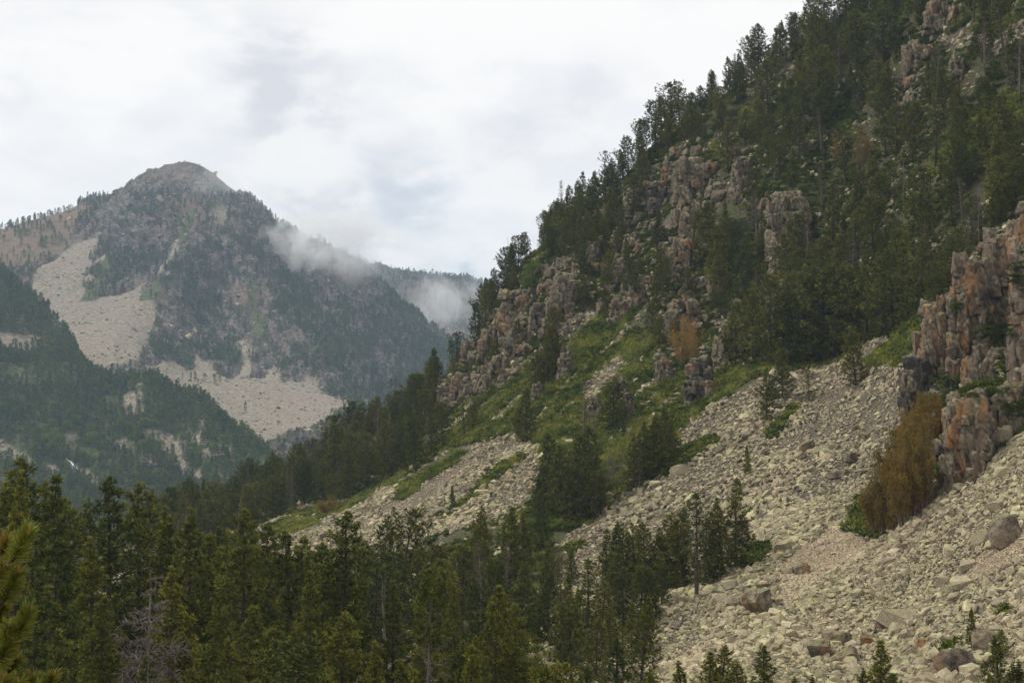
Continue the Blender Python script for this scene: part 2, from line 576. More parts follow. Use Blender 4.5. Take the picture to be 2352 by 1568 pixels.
HILL_SKY = [(1960, 20, 285), (1880, 80, 288), (1800, 150, 292), (1700, 205, 298), (1640, 250, 300), (1560, 300, 304), (1480, 365, 306), (1400, 445, 310),
            (1320, 500, 314), (1240, 570, 316), (1160, 650, 320), (1120, 740, 322), (1060, 830, 322), (980, 930, 322),
            (900, 985, 322), (830, 1020, 322), (700, 1110, 322), (560, 1170, 322), (430, 1215, 322), (330, 1240, 322)]
HILL_PTS = [(2352, 1568, 95), (1900, 1568, 102), (1500, 1568, 112), (1250, 1500, 121), (1000, 1450, 140), (1250, 1400, 140),
            (2352, 1300, 108), (2352, 1060, 121), (2100, 1280, 123), (1800, 1400, 120), (1500, 1480, 122),
            (1700, 1250, 146), (1900, 1080, 158), (2040, 1010, 158), (1300, 1280, 165), (1150, 1250, 175), (1000, 1240, 190),
            (1600, 1060, 183), (2020, 820, 188), (1300, 1090, 200), (1000, 1150, 215), (850, 1200, 225), (900, 1300, 190), (700, 1300, 215),
            (620, 1210, 250), (1760, 860, 203), (1450, 850, 230), (1250, 940, 232), (920, 1120, 240), (700, 1180, 258), (500, 1230, 285),
            (2150, 1085, 133), (2230, 1060, 131), (2120, 780, 170), (2190, 620, 182), (2352, 880, 140), (2352, 640, 163), (2352, 440, 182), (2260, 520, 186),
            (2200, 400, 203), (2352, 280, 196), (2352, 50, 212), (2150, 200, 228), (2150, 20, 245), (1900, 700, 226), (1700, 600, 252), (1500, 700, 250),
            (1300, 650, 282), (1190, 760, 285), (1600, 400, 283), (1850, 350, 256), (1450, 500, 293), (1950, 180, 268), (1750, 300, 276),
            (2100, -250, 275), (2352, -300, 245), (2700, -500, 240), (2700, 400, 160), (2700, 1000, 105), (2700, 1568, 82),
            (1060, 930, 285), (950, 1040, 280), (800, 1120, 280), (640, 1185, 285),
            ('g', -.36, 5, -3.2), ('g', 0, 5, -3.2), ('g', .36, 5, -3.2), ('g', -.36, 20, -9), ('g', 0, 20, -8.6), ('g', .36, 20, -7.2),
            ('g', -.36, 40, -13), ('g', 0, 40, -12.4), ('g', .36, 40, -10.6), ('g', -.36, 60, -15.5), ('g', 0, 60, -15), ('g', .36, 60, -13.4),
            ('g', -.36, 80, -18.3), ('g', -.2, 80, -18), ('g', 0, 80, -17.5), ('g', .2, 80, -16.5), ('g', -.36, 105, -20.5), ('g', -.15, 105, -20.2),
            ('g', -.36, 150, -26), ('g', -.2, 150, -24.5), ('g', -.36, 210, -33), ('g', -.2, 220, -29), ('g', -.36, 300, -44), ('g', -.36, 400, -60),
            ('g', -.3, 340, -42), ('g', .5, 5, -3), ('g', .5, 60, -9), ('g', -.5, 60, -18), ('g', -.5, 300, -60)]
hill = Terrain(HILL_PTS, HILL_SKY, az=(-0.46, 0.46), naz=560, rng=(4.0, 440), nr=620)
P = hill.flat()
amp = np.clip((P[:, 1] - 20) / 60, 0, 1)
hill.add(amp * (0.55 * fbm(P * np.array((1, 1, 0)) / 14.0, 4, 11) + 0.16 * fbm(P * np.array((1, 1, 0)) / 2.2, 3, 31)))
P = hill.flat()
m_rock = zone_mask(Z_ROCK, P, 12, 5, 7.0).astype(float)
m_scree = zone_mask(Z_SCREE, P, 7, 8, 8.0).astype(float) * (1 - m_rock)
m_green = (zone_mask(Z_GREEN, P, 7, 21, 6.0) & ~zone_mask(Z_STRIP, P, 4, 8, 8.0)).astype(float) * (1 - m_rock)
m_scree *= 1 - m_green
sel = m_rock > 0
fv, cr = facets(P[sel] / np.array((3.2, 3.2, 4.5)), 3)
dz = np.zeros(len(P))
dz[sel] = 1.3 * fv - 0.5 * cr
hill.add(dz)

# ------------------------------------------------------------------ the mountain across the valley and its foothills
MT_SKY = [(-700, 900, 1500), (-400, 720, 1520), (-200, 610, 1550), (0, 528, 1580), (100, 498, 1600), (200, 463, 1640), (280, 433, 1660), (330, 403, 1680), (370, 386, 1690), (430, 378, 1700),
          (475, 392, 1700), (520, 428, 1700), (570, 448, 1680), (610, 492, 1685), (680, 545, 1690), (760, 572, 1700), (830, 606, 1720), (870, 645, 1740),
          (930, 700, 1780), (1000, 760, 1800), (1100, 860, 1800), (1300, 930, 1800), (1700, 1000, 1800)]
MT_PTS = [(420, 480, 1600), (440, 600, 1490), (470, 720, 1400), (520, 830, 1310), (540, 520, 1580), (600, 640, 1490), (650, 760, 1390), (700, 850, 1300),
          (700, 640, 1570), (760, 760, 1440), (800, 880, 1310), (840, 720, 1560), (870, 850, 1420), (880, 930, 1330), (980, 860, 1500), (1000, 960, 1350),
          (340, 480, 1600), (300, 600, 1480), (250, 660, 1400), (360, 660, 1390), (360, 790, 1290), (440, 860, 1250),
          (230, 560, 1480), (180, 650, 1400), (120, 690, 1360), (250, 720, 1330), (180, 830, 1180), (330, 830, 1190), (260, 780, 1240),
          (60, 620, 1420), (0, 700, 1380), (0, 590, 1480), (150, 540, 1520), (-200, 750, 1350), (-200, 900, 1150), (0, 850, 1150),
          (480, 880, 1190), (560, 870, 1230), (640, 900, 1200), (760, 910, 1210), (520, 940, 1110), (640, 970, 1060), (760, 970, 1050), (830, 945, 1120),
          (640, 1040, 960), (800, 1040, 930), (480, 1040, 980), (330, 950, 1060), (150, 950, 1050), (1000, 1050, 1000), (1300, 1040, 1000), (-200, 1000, 1000),
          ('g', -.40, 850, -98), ('g', -.3, 850, -98), ('g', -.2, 850, -95), ('g', -.1, 800, -80), (1300, 1100, 850)]
mount = Terrain(MT_PTS, MT_SKY, az=(-0.52, 0.22), naz=540, rng=(780, 2500), nr=480, drop=0.04)
P = mount.flat()
Z_MS = [
    crop(0, 350, 2.613, [(640, 610), (560, 740), (640, 690), (690, 655), (600, 780), (560, 830), (500, 990), (600, 1000), (800, 970), (950, 880), (860, 990),
                         (960, 1010), (970, 1150), (920, 1350), (700, 1400), (480, 1420), (300, 1400), (250, 1200), (150, 950), (260, 800), (400, 700), (520, 640)]),
    crop(0, 350, 2.613, [(1000, 830), (1050, 730), (1130, 620), (1165, 600), (1150, 650), (1080, 750), (1030, 830)]),
    crop(0, 350, 2.613, [(-700, 1050), (280, 1100), (250, 1300), (-700, 1400)]),
    crop(0, 750, 2.613, [(960, 400), (1080, 350), (1220, 430), (1255, 280), (1280, 290), (1370, 410), (1500, 460), (1560, 370), (1530, 200), (1570, 190), (1660, 290), (1600, 310),
                         (1610, 400), (1540, 460), (1700, 430), (1760, 370), (1820, 480), (1960, 470), (1985, 440), (2100, 540), (2240, 610), (2210, 660), (2090, 740), (1980, 800),
                         (1780, 900), (1500, 950), (1300, 700), (1000, 600)]),
    crop(350, 350, 2.613, [(420, 470), (470, 380), (520, 420), (510, 460), (540, 540), (500, 530)]),
]
Z_MH = [crop(0, 350, 2.613, [(-600, 900), (-400, 650), (0, 540), (250, 450), (460, 400), (620, 360), (520, 470), (440, 620), (330, 730), (0, 780), (-300, 900)]),
        crop(350, 350, 2.613, [(1470, 775), (1560, 800), (1520, 830)])]
Z_MG = [crop(0, 350, 2.613, [(1130, 640), (1160, 500), (1210, 400), (1260, 420), (1200, 540), (1150, 660)]),
        crop(0, 350, 2.613, [(1570, 880), (1650, 880), (1640, 1000), (1700, 1180), (1640, 1290), (1590, 1250), (1610, 1080)]),
        crop(0, 350, 2.613, [(850, 1000), (920, 930), (1030, 860), (1090, 830), (1020, 950), (930, 1000)]),
        crop(0, 350, 2.613, [(490, 990), (540, 900), (620, 850), (690, 640), (720, 700), (660, 880), (620, 1000), (560, 1010)])]
mm_s = zone_mask(Z_MS, P, 12, 61, 32.0).astype(float)
mm_h = zone_mask(Z_MH, P, 9, 62, 40.0).astype(float) * (1 - mm_s)
mm_g = zone_mask(Z_MG, P, 5, 63, 25.0).astype(float) * (1 - mm_s) * (1 - mm_h)
rk = (1 - mm_s) * (1 - 0.85 * mm_h) * (1 - 0.7 * mm_g)
fa, ca = facets(P / np.array((42.0, 60.0, 70.0)), 70)
fb, cb = facets((P + 3 * fbm(P / 20, 2, 5)[:, None]) / np.array((13.0, 20.0, 24.0)), 71)
fc, cc = facets(P / np.array((5.0, 9.0, 9.0)), 72)
gul = np.abs(fbm(np.stack([P[:, 0] / 55.0, P[:, 1] / 160.0, P[:, 2] / 500.0], 1), 3, 73))
mount.add(rk * np.clip((330 - P[:, 2]) / 120, .25, 1) * (12 * (gul - .45) + 5.0 * fa + 4.2 * fb - 2.2 * cb + 1.6 * fc - 0.8 * cc) + (1 - rk) * 0.8 * fbm(P / 9.0, 3, 9))
mount_rk = rk.reshape(mount.shape)

FR_SKY = [(600, 560, 2500), (740, 582, 2500), (830, 604, 2500), (900, 622, 2500), (1000, 634, 2500), (1090, 648, 2500), (1200, 660, 2500), (1500, 690, 2500), (1900, 720, 2500)]
FR_PTS = [(700, 700, 2350), (900, 700, 2330), (1090, 730, 2300), (1300, 750, 2300), (900, 850, 2100), (1090, 850, 2050), (1090, 960, 1900), (1300, 900, 2050), (1700, 900, 2050), (700, 900, 2050)]
far = Terrain(FR_PTS, FR_SKY, az=(-0.16, 0.25), naz=300, rng=(1850, 3000), nr=200, drop=0.03)
P = far.flat()
fa, ca = facets(P / np.array((30.0, 45.0, 60.0)), 80)
fb, cb = facets(P / np.array((10.0, 15.0, 18.0)), 81)
far.add(6 * fa + 3.0 * fb - 2 * cb)

MO_SKY = [(-500, 780, 1010), (-150, 805, 1005), (0, 822, 1000), (90, 838, 990), (170, 842, 980), (350, 882, 960), (450, 928, 930), (560, 1000, 880), (610, 1050, 840), (700, 1110, 800), (900, 1160, 750), (1200, 1200, 720)]
MO_PTS = [(-400, 1000, 915), (0, 920, 950), (0, 1000, 915), (0, 1080, 880), (0, 1160, 845), (200, 930, 945), (200, 1010, 908), (200, 1080, 878), (200, 1150, 848),
          (400, 980, 915), (400, 1060, 880), (400, 1150, 840), (540, 1060, 850), (600, 1130, 800), (600, 1220, 740), (0, 1260, 780), (300, 1280, 770),
          (500, 1300, 740), (0, 1400, 640), (400, 1400, 630), (800, 1300, 640), (1200, 1350, 600), (-400, 1300, 760)]
mor = Terrain(MO_PTS, MO_SKY, az=(-0.52, 0.1), naz=420, rng=(445, 1200), nr=320, drop=0.06)
P = mor.flat()
mor.add(2.2 * fbm(P * np.array((1, 1, 0)) / 45.0, 4, 90) + 0.5 * fbm(P / 6.0, 2, 93))
P = mor.flat()
c3 = lambda q: crop(0, 750, 2.613, q)
Z_OS = [c3([(760, 600), (830, 500), (900, 490), (910, 540), (880, 600), (920, 670), (820, 690)]),
        c3([(930, 780), (1100, 830), (1220, 900), (1230, 1050), (1120, 1060), (1090, 960), (1010, 870)]),
        c3([(860, 920), (1020, 960), (1010, 1020), (890, 980)]),
        c3([(1200, 820), (1290, 800), (1320, 880), (1240, 890)]), c3([(1250, 720), (1290, 720), (1290, 800), (1260, 810)]),
        c3([(1270, 900), (1460, 890), (1480, 945), (1330, 940)]), c3([(1470, 970), (1560, 970), (1540, 1005)]),
        c3([(-200, 780), (0, 835), (60, 890), (170, 950), (390, 1040), (340, 1070), (200, 1010), (60, 960), (-200, 900)]),
        c3([(380, 970), (460, 970), (560, 1050), (660, 1080), (640, 1110), (500, 1080)]),
        c3([(640, 840), (790, 850), (830, 960), (780, 960), (760, 900)]), c3([(430, 790), (520, 790), (520, 840), (440, 840)]),
        c3([(1200, 1020), (1300, 1030), (1330, 1090), (1220, 1080)]), c3([(1060, 740), (1110, 760), (1100, 790), (1060, 780)])]
Z_OG = [c3([(20, 410), (220, 440), (200, 490), (30, 470)]), c3([(900, 770), (1110, 820), (1230, 920), (1230, 980), (1050, 900), (930, 880)]),
        c3([(560, 780), (700, 800), (720, 860), (580, 860)]), c3([(230, 740), (520, 780), (640, 900), (600, 1040), (420, 960), (260, 860)])]
mo_s = zone_mask(Z_OS, P, 8, 95, 14.0).astype(float)
mo_g = zone_mask(Z_OG, P, 8, 96, 14.0).astype(float) * (1 - mo_s)

SP_SKY = [(-500, 560, 1120), (-200, 590, 1110), (-60, 612, 1105), (0, 638, 1100), (60, 692, 1088), (100, 725, 1075), (140, 760, 1060), (172, 808, 1040), (190, 850, 1020), (215, 890, 1000)]
SP_PTS = [(-200, 700, 1055), (0, 720, 1052), (0, 800, 1015), (80, 770, 1040), (90, 830, 1008), (140, 840, 1004), (-200, 850, 1000), (0, 880, 985), (150, 900, 980), (-400, 800, 1020),
          (300, 960, 985), (250, 940, 980), ('g', -.5, 955, -12), ('g', -.42, 955, -15), ('g', -.36, 955, -18), ('g', -.28, 955, -25)]
spur = Terrain(SP_PTS, SP_SKY, az=(-0.52, -0.26), naz=200, rng=(960, 1350), nr=200, drop=0.06)
P = spur.flat()
spur.add(2.0 * fbm(P * np.array((1, 1, 0)) / 40.0, 4, 98))
P = spur.flat()
sp_s = zone_mask([c3([(-300, 150), (60, 165), (150, 180), (290, 185), (240, 250), (160, 300), (-300, 270)]),
                  c3([(380, 60), (420, 130), (440, 200), (400, 180), (360, 120)])], P, 6, 99, 12.0).astype(float)

# ------------------------------------------------------------------ ground materials and sheets
def ground_material():
    m, t = material('hillside_ground')
    zs, zg, zr = zones(t)
    pos = t.n('ShaderNodeNewGeometry').outputs['Position']
    n0 = t.noise(pos, 0.07, 4, 0.6)
    n1 = t.noise(pos, 0.45, 5, 0.6)
    n2 = t.noise(pos, 2.6, 5, 0.65)
    floor = t.mix(t.ramp(n2, 0.38, 0.62), (0.036, 0.031, 0.018), (0.090, 0.076, 0.042))
    floor = t.mix(t.ramp(n1, 0.45, 0.62), floor, (0.058, 0.074, 0.022))
    grass = t.mix(t.ramp(n1, 0.36, 0.64), (0.062, 0.090, 0.018), (0.145, 0.165, 0.040))
    grass = t.mix(t.ramp(n0, 0.52, 0.68), grass, (0.095, 0.088, 0.035))
    grass = t.mix(t.math('MULTIPLY', t.ramp(n2, 0.5, 0.66), 0.6), grass, (0.030, 0.048, 0.012))
    soil = t.mix(t.ramp(n2, 0.35, 0.65), (0.055, 0.045, 0.033), (0.15, 0.125, 0.090))  # soil kept dark, painting in the shade of gaps between stones
    rock = t.mix(t.ramp(n2, 0.35, 0.65), (0.075, 0.062, 0.046), (0.20, 0.165, 0.125))
    rock = t.mix(t.math('MULTIPLY', t.ramp(n1, 0.52, 0.68), 0.7), rock, (0.075, 0.085, 0.030))
    c = t.mix(zr, t.mix(zs, t.mix(zg, floor, grass), soil), rock)
    finish(t, c, 0.95, t.math('ADD', n2, t.math('MULTIPLY', n1, 2.0)), 0.6, 0.35)
    return m


def mountain_material(name, scree_col=((0.135, 0.115, 0.082), (0.37, 0.325, 0.240))):
    m, t = material(name)
    zs, zg, zr = zones(t)
    zh = attr(t, 'heath')
    pos = t.n('ShaderNodeNewGeometry').outputs['Position']
    n0 = t.noise(pos, 0.012, 4, 0.55)
    n1 = t.noise(pos, 0.06, 5, 0.62)
    n2 = t.noise(pos, 0.35, 5, 0.68)
    n3 = t.noise(pos, 0.30, 6, 0.78)
    floor = t.mix(t.ramp(n2, 0.40, 0.62), (0.055, 0.070, 0.030), (0.125, 0.130, 0.060))
    rock = t.mix(t.ramp(n2, 0.36, 0.66), (0.045, 0.040, 0.034), (0.25, 0.205, 0.172))
    rock = t.mix(t.math('MULTIPLY', t.ramp(n1, 0.46, 0.60), 0.75), rock, (0.040, 0.048, 0.020))
    rock = t.mix(t.math('MULTIPLY', t.ramp(n0, 0.52, 0.66), 0.4), rock, (0.24, 0.155, 0.12))
    grass = t.mix(t.ramp(n2, 0.4, 0.6), (0.055, 0.075, 0.022), (0.12, 0.12, 0.048))
    heath = t.mix(t.ramp(n2, 0.42, 0.62), (0.155, 0.098, 0.062), (0.20, 0.158, 0.105))
    heath = t.mix(t.math('MULTIPLY', t.ramp(n1, 0.5, 0.64), 0.7), heath, (0.085, 0.085, 0.040))
    sc = t.mix(t.ramp(n3, 0.34, 0.66), scree_col[0], scree_col[1])
    sc = t.mix(t.math('MULTIPLY', t.ramp(n1, .55, .72), .45), sc, (0.20, 0.175, 0.125))
    # slides of finer pinkish debris run down the fans
    st = t.noise(t.n('ShaderNodeMapping', {0: pos, 'Rotation': (0, 0, 0.75), 'Scale': (0.006, 0.05, 0.004)}).outputs[0], 1.0, 4, 0.6)
    sc = t.mix(t.math('MULTIPLY', t.ramp(st, 0.44, 0.6), 0.6), sc, (0.27, 0.215, 0.178))
    c = t.mix(zr, floor, rock)
    c = t.mix(zg, c, grass)
    c = t.mix(zh, c, heath)
    c = t.mix(zs, c, sc)
    finish(t, c, 0.95, t.math('ADD', n3, t.math('MULTIPLY', n2, 2.0)), 0.55, 2.0)
    return m


hill.mesh('hillside', ground_material(), {'zone': np.stack([m_scree, m_green, m_rock], 1)})
mt_mat = mountain_material('mountain_ground')
zr0 = lambda T: np.zeros(T.shape).ravel()
mount.mesh('mountain', mt_mat, {'zone': np.stack([mm_s, mm_g, rk], 1), 'heath': mm_h})
far.mesh('distant_ridge', mt_mat, {'zone': np.stack([zr0(far), zr0(far), zr0(far) + 0.8], 1), 'heath': zr0(far)})
mor.mesh('valley_hill', mt_mat, {'zone': np.stack([mo_s, mo_g, zr0(mor)], 1), 'heath': zr0(mor)})
spur.mesh('valley_spur', mt_mat, {'zone': np.stack([sp_s, zr0(spur), zr0(spur) + .3], 1), 'heath': zr0(spur)})
# valley floor below everything, reaching past the far ridge
vg = np.array([(-4000, -500, -110), (4000, -500, -110), (4000, 6000, -110), (-4000, 6000, -110)], float)
link('valley_ground', np_mesh('valley_ground', vg, np.array([[0, 1, 2, 3]]),
     {'zone': np.zeros((4, 3)), 'heath': np.zeros(4)}), mt_mat, kind='structure')

# ------------------------------------------------------------------ plants
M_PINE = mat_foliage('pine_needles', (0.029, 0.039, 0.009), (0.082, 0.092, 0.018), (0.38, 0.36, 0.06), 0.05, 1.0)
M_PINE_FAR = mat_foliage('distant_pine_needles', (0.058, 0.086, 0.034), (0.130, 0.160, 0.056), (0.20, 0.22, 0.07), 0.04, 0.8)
M_LEAF = mat_foliage('young_leaves', (0.105, 0.155, 0.026), (0.17, 0.235, 0.045), (0.21, 0.27, 0.07), 0.25, 0.6)
M_SHRUB = mat_foliage('juniper_leaves', (0.045, 0.072, 0.012), (0.098, 0.130, 0.025), (0.16, 0.18, 0.04), 0.12, 0.8, True)
M_GRASS = mat_foliage('grass_blades', (0.092, 0.132, 0.021), (0.190, 0.222, 0.048), (0.28, 0.27, 0.085), 0.2, 0.8, True)
M_BUD = mat_foliage('budding_twigs', (0.142, 0.093, 0.018), (0.200, 0.134, 0.029), (0.25, 0.18, 0.042), 0.15, 0.4)
M_BUDY = mat_foliage('yellow_budding_twigs', (0.19, 0.112, 0.026), (0.28, 0.185, 0.055), (0.32, 0.23, 0.08), 0.15, 0.6)
M_DRY = mat_foliage('dry_needles', (0.085, 0.060, 0.046), (0.130, 0.092, 0.066), (0.15, 0.11, 0.08), 0.1, 0.5)
M_BARK = mat_bark('pine_bark', (0.035, 0.028, 0.022), (0.095, 0.075, 0.058))
M_DEAD = mat_bark('bleached_wood', (0.085, 0.068, 0.057), (0.20, 0.168, 0.145))
M_STEM = mat_bark('grey_stems', (0.13, 0.105, 0.075), (0.27, 0.235, 0.185))


def unit(a):
    return a / (np.linalg.norm(a, axis=-1, keepdims=True) + 1e-9)


def tuft_mesh(name, C, D, rad, rg, k=8, width=0.3, spread=0.9, tips=None):
    """tufts of pointed blades: C centres, D main directions, rad lengths"""
    n = len(C)
    d = unit(D[:, None, :] + spread * rg.normal(0, 1, (n, k, 3)))
    L = rad[:, None] * rg.uniform(0.65, 1.15, (n, k))
    s = unit(np.cross(d, rg.normal(0, 1, (n, k, 3))))
    base = C[:, None, :] + d * (L * 0.08)[..., None]
    mid = C[:, None, :] + d * (L * 0.45)[..., None]
    tip = C[:, None, :] + d * L[..., None]
    w = (L * width * 0.5)[..., None]
    V = np.stack([base, mid + s * w, tip, mid - s * w], 2).reshape(-1, 3)
    q = np.arange(n * k)[:, None] * 4
    F = q + np.array([[0, 1, 2, 3]])
    tint = np.repeat(np.clip(rg.normal(0.5, 0.28, n), 0, 1), k * 4)
    tp = np.zeros((n, k, 4))
    base_tip = np.zeros(n) if tips is None else tips
    tp[:, :, 2] = base_tip[:, None]
    tp[:, :, 1] = tp[:, :, 3] = base_tip[:, None] * 0.45
    return np_mesh(name, V, F, {'tint': tint, 'tip': tp.reshape(-1)})


def pine(seed, H=12.0, R=2.3, base=0.08, spacing=0.42, dens=14.0, tuft=0.24, k=9, width=0.22, gap=0.16, shape=0.75, lean=0.0,
         sides=6, bsides=3, broad=False, tipamt=0.8, dry=False):
    """one pine: returns (trunk mesh, crown mesh)"""
    rg = np.random.default_rng(seed)
    tb = Tubes()
    zz = np.linspace(0, 1, 9)
    wob = np.cumsum(rg.normal(0, 0.012 * H, (9, 2)), 0) * (zz[:, None])
    tp = np.stack([wob[:, 0] * 0.35 + lean * H * zz ** 1.5, wob[:, 1] * 0.35, H * zz], 1)
    tb.add(tp, 0.02 + (0.017 * H) * (1 - zz) ** 0.9, sides)
    at = lambda z: np.array([np.interp(z, tp[:, 2], tp[:, 0]), np.interp(z, tp[:, 2], tp[:, 1]), z])
    C, D, T = [], [], []
    z = base * H
    lump_ph = rg.uniform(0, 6.28, 6)
    while z < H * 0.97:
        t = (z - base * H) / (H * (1 - base))
        if broad:
            prof = min(1.0, 0.45 + 1.6 * t) * (1 - t ** 2.4) ** 0.7
        else:
            prof = min(1.0, 0.62 + 1.8 * t) * (1 - t) ** shape
        prof = max(prof, 0.07)
        nb = int(rg.integers(4, 7))
        a0 = rg.uniform(0, 6.28)
        for j in range(nb):
            az = a0 + j * 6.283 / nb + rg.normal(0, 0.22)
            lump = 1 + 0.22 * math.sin(2 * az + lump_ph[0] + z * 0.9) + 0.16 * math.sin(3 * az + lump_ph[1] - z * 1.7)
            L = R * prof * lump * rg.uniform(0.72, 1.12)
            if rg.random() < gap:
                L *= rg.uniform(0.2, 0.55)
            rise = rg.uniform(0.18, 0.42) + 0.45 * t
            sag = rg.uniform(0.05, 0.30) * (1 - t)
            s = np.array((0, 0.35, 0.7, 1.0))
            o = np.array((math.cos(az), math.sin(az), 0))
            p0 = at(z)
            path = p0 + o * (L * s)[:, None] + np.array((0, 0, 1)) * (L * (-sag * s + rise * s * s))[:, None]
            if L > 0.35:
                tb.add(path, (0.012 + 0.018 * L) * np.array((1, .75, .5, .25)), bsides)
            m = max(2, int(dens * (L + 0.12)))
            u = rg.uniform(0.2, 1.0, m) ** 0.55
            ctr = p0 + o * (L * u)[:, None] + np.array((0, 0, 1)) * (L * (-sag * u + rise * u * u))[:, None]
            side = np.array((-math.sin(az), math.cos(az), 0))
            lat = rg.normal(0, 0.23, m) * L * (1.05 - 0.55 * u)
            ctr = ctr + side * lat[:, None] - o * (np.abs(lat) * 0.25)[:, None]
            ctr[:, 2] += rg.normal(0.03, 0.05 * L + 0.05, m)
            C.append(ctr)
            D.append(0.55 * o + 0.35 * side * np.sign(lat)[:, None] + np.array((0, 0, 0.75)) + 0 * ctr)
            T.append(np.clip(u + rg.normal(0, 0.16, m), 0, 1) ** 3.4)  # only outermost tufts go bright: new growth plus crown highlights painted in
        z += spacing * (1.05 - 0.45 * t) * rg.uniform(0.8, 1.2)
    m = 6
    C.append(at(H * 0.985) + rg.normal(0, 0.06, (m, 3)))
    D.append(np.tile(np.array((0, 0, 1.4)), (m, 1)))
    T.append(np.full(m, 0.9))
    C, D, T = np.concatenate(C), np.concatenate(D), np.concatenate(T)
    rad = tuft * rg.uniform(0.75, 1.2, len(C))
    crown = tuft_mesh('crown', C, D, rad, rg, k, width, 0.62, T * tipamt)
    return tb.mesh('trunk'), crown


def dead_pine(seed, H=10.0, R=1.8, base=0.12, twig=6, spacing=0.5, sides=6, droop=0.25, gap=0.3, thick=1.0, bare_low=True):
    """bleached dead pine: returns (trunk mesh, branch mesh)"""
    rg = np.random.default_rng(seed)
    tb, bb = Tubes(), Tubes()
    zz = np.linspace(0, 1, 9)
    wob = np.cumsum(rg.normal(0, 0.014 * H, (9, 2)), 0) * zz[:, None] * 0.5
    tp = np.stack([wob[:, 0], wob[:, 1], H * zz], 1)
    tb.add(tp, (0.012 + (0.0125 * H) * (1 - zz) ** 0.8) * thick, sides)
    at = lambda z: np.array([np.interp(z, tp[:, 2], tp[:, 0]), np.interp(z, tp[:, 2], tp[:, 1]), z])
    z = base * H
    while z < H * 0.97:
        t = z / H
        for j in range(int(rg.integers(3, 6))):
            az = rg.uniform(0, 6.28)
            L = R * max(0.12, (1 - t) ** 0.6 * min(1, .5 + 1.5 * t)) * rg.uniform(0.5, 1.15)
            if rg.random() < gap:
                L *= 0.35
            o = np.array((math.cos(az), math.sin(az), 0))
            s = np.linspace(0, 1, 6)
            side = np.array((-o[1], o[0], 0))
            w = np.cumsum(rg.normal(0, 0.07, (6, 2)), 0) * L
            w[0] = 0
            dz = L * (-droop * s + rg.uniform(0.0, 0.5) * s * s)
            path = at(z) + o * (L * s)[:, None] + side * w[:, :1] + np.array((0, 0, 1)) * (dz + w[:, 1])[:, None]
            bb.add(path, (0.010 + 0.016 * L) * thick * (1 - 0.8 * s), 4)
            for q in range(int(twig * L)):
                u = rg.uniform(0.25, 1)
                p = np.array([np.interp(u, s, path[:, c]) for c in range(3)])
                d = unit(o * 0.7 + side * rg.normal(0, 0.9) + np.array((0, 0, rg.normal(0.05, 0.5))))
                l = L * rg.uniform(0.15, 0.42)
                p1 = p + d * l * 0.5 + rg.normal(0, 0.06 * l, 3)
                p2 = p + d * l + np.array((0, 0, rg.normal(-0.05, 0.25))) * l
                bb.add([p, p1, p2], np.array((0.010, 0.007, 0.004)) * (0.8 + 0.5 * L) * thick, 3)
        z += spacing * rg.uniform(0.6, 1.3)
    return tb.mesh('trunk'), bb.mesh('branches')


def broadleaf(seed, H=7.0, R=2.6, n=900, leaf=0.3, k=5):
    rg = np.random.default_rng(seed)
    tb = Tubes()
    zz = np.linspace(0, 1, 5)
    tb.add(np.stack([0.1 * np.sin(zz * 3), 0 * zz, zz * H * 0.8], 1), 0.02 + 0.02 * H * (1 - zz), 6)
    lobes = []
    for q in range(11):
        a = rg.uniform(0, 6.28)
        h = rg.uniform(0.30, 0.88)
        rr = R * (0.2 + 0.6 * math.sin(math.pi * min(1, h * 0.95)) * rg.uniform(0.5, 1))
        c = np.array((math.cos(a) * rr, math.sin(a) * rr, H * h))
        lobes.append((c, R * rg.uniform(0.30, 0.5)))
        tb.add([(0, 0, H * h * 0.45), c * np.array((.55, .55, .8)), c], (0.05, 0.035, 0.015), 3)
    C, D = [], []
    for c, r in lobes:
        m = n // 11
        d = unit(rg.normal(0, 1, (m, 3)))
        C.append(c + d * (r * rg.uniform(0.55, 1.08, m))[:, None] * np.array((1, 1, .85)))
        D.append(d + np.array((0, 0, 0.4)))
    C, D = np.concatenate(C), np.concatenate(D)
    cr = tuft_mesh('crown', C, D, leaf * rg.uniform(.7, 1.2, len(C)), rg, k, 0.75, 0.9, rg.uniform(0, .5, len(C)))
    return tb.mesh('trunk'), cr


def bud_shrub(seed, H=5.0, R=1.6, stems=16, twigs=1500, size=0.22):
    """many upright stems with a haze of fine budding twigs: (stems mesh, twig mesh)"""
    rg = np.random.default_rng(seed)
    tb = Tubes()
    C, D = [], []
    for q in range(stems):
        a = rg.uniform(0, 6.28)
        r0 = 0.35 * R * math.sqrt(rg.random())
        r1 = R * math.sqrt(rg.random()) * 0.95
        h = H * (1 - 0.55 * (r1 / R) ** 2) * rg.uniform(0.8, 1.03)
        s = np.linspace(0, 1, 6)
        o = np.array((math.cos(a), math.sin(a), 0))
        rad = r0 + (r1 - r0) * s ** 0.8
        path = o * rad[:, None] + np.array((0, 0, 1)) * (h * s)[:, None]
        path[:, :2] += np.cumsum(rg.normal(0, 0.02 * H, (6, 2)), 0) * s[:, None]
        tb.add(path, 0.010 + 0.006 * H * (1 - s), 4)
        m = twigs // stems
        u = rg.uniform(0.12, 1.02, m) ** 0.8
        c = np.stack([np.interp(u, s, path[:, k]) for k in range(3)], 1)
        e = unit(rg.normal(0, 1, (m, 3))) * (0.20 * R * rg.uniform(0.1, 1, m))[:, None]
        C.append(c + e)
        D.append(unit(e) * 0.5 + np.array((0, 0, 1.0)))
    C, D = np.concatenate(C), np.concatenate(D)
    return tb.mesh('stems'), tuft_mesh('twigs', C, D, size * rg.uniform(.6, 1.3, len(C)), rg, 4, 0.16, 0.45, rg.uniform(0, .8, len(C)))


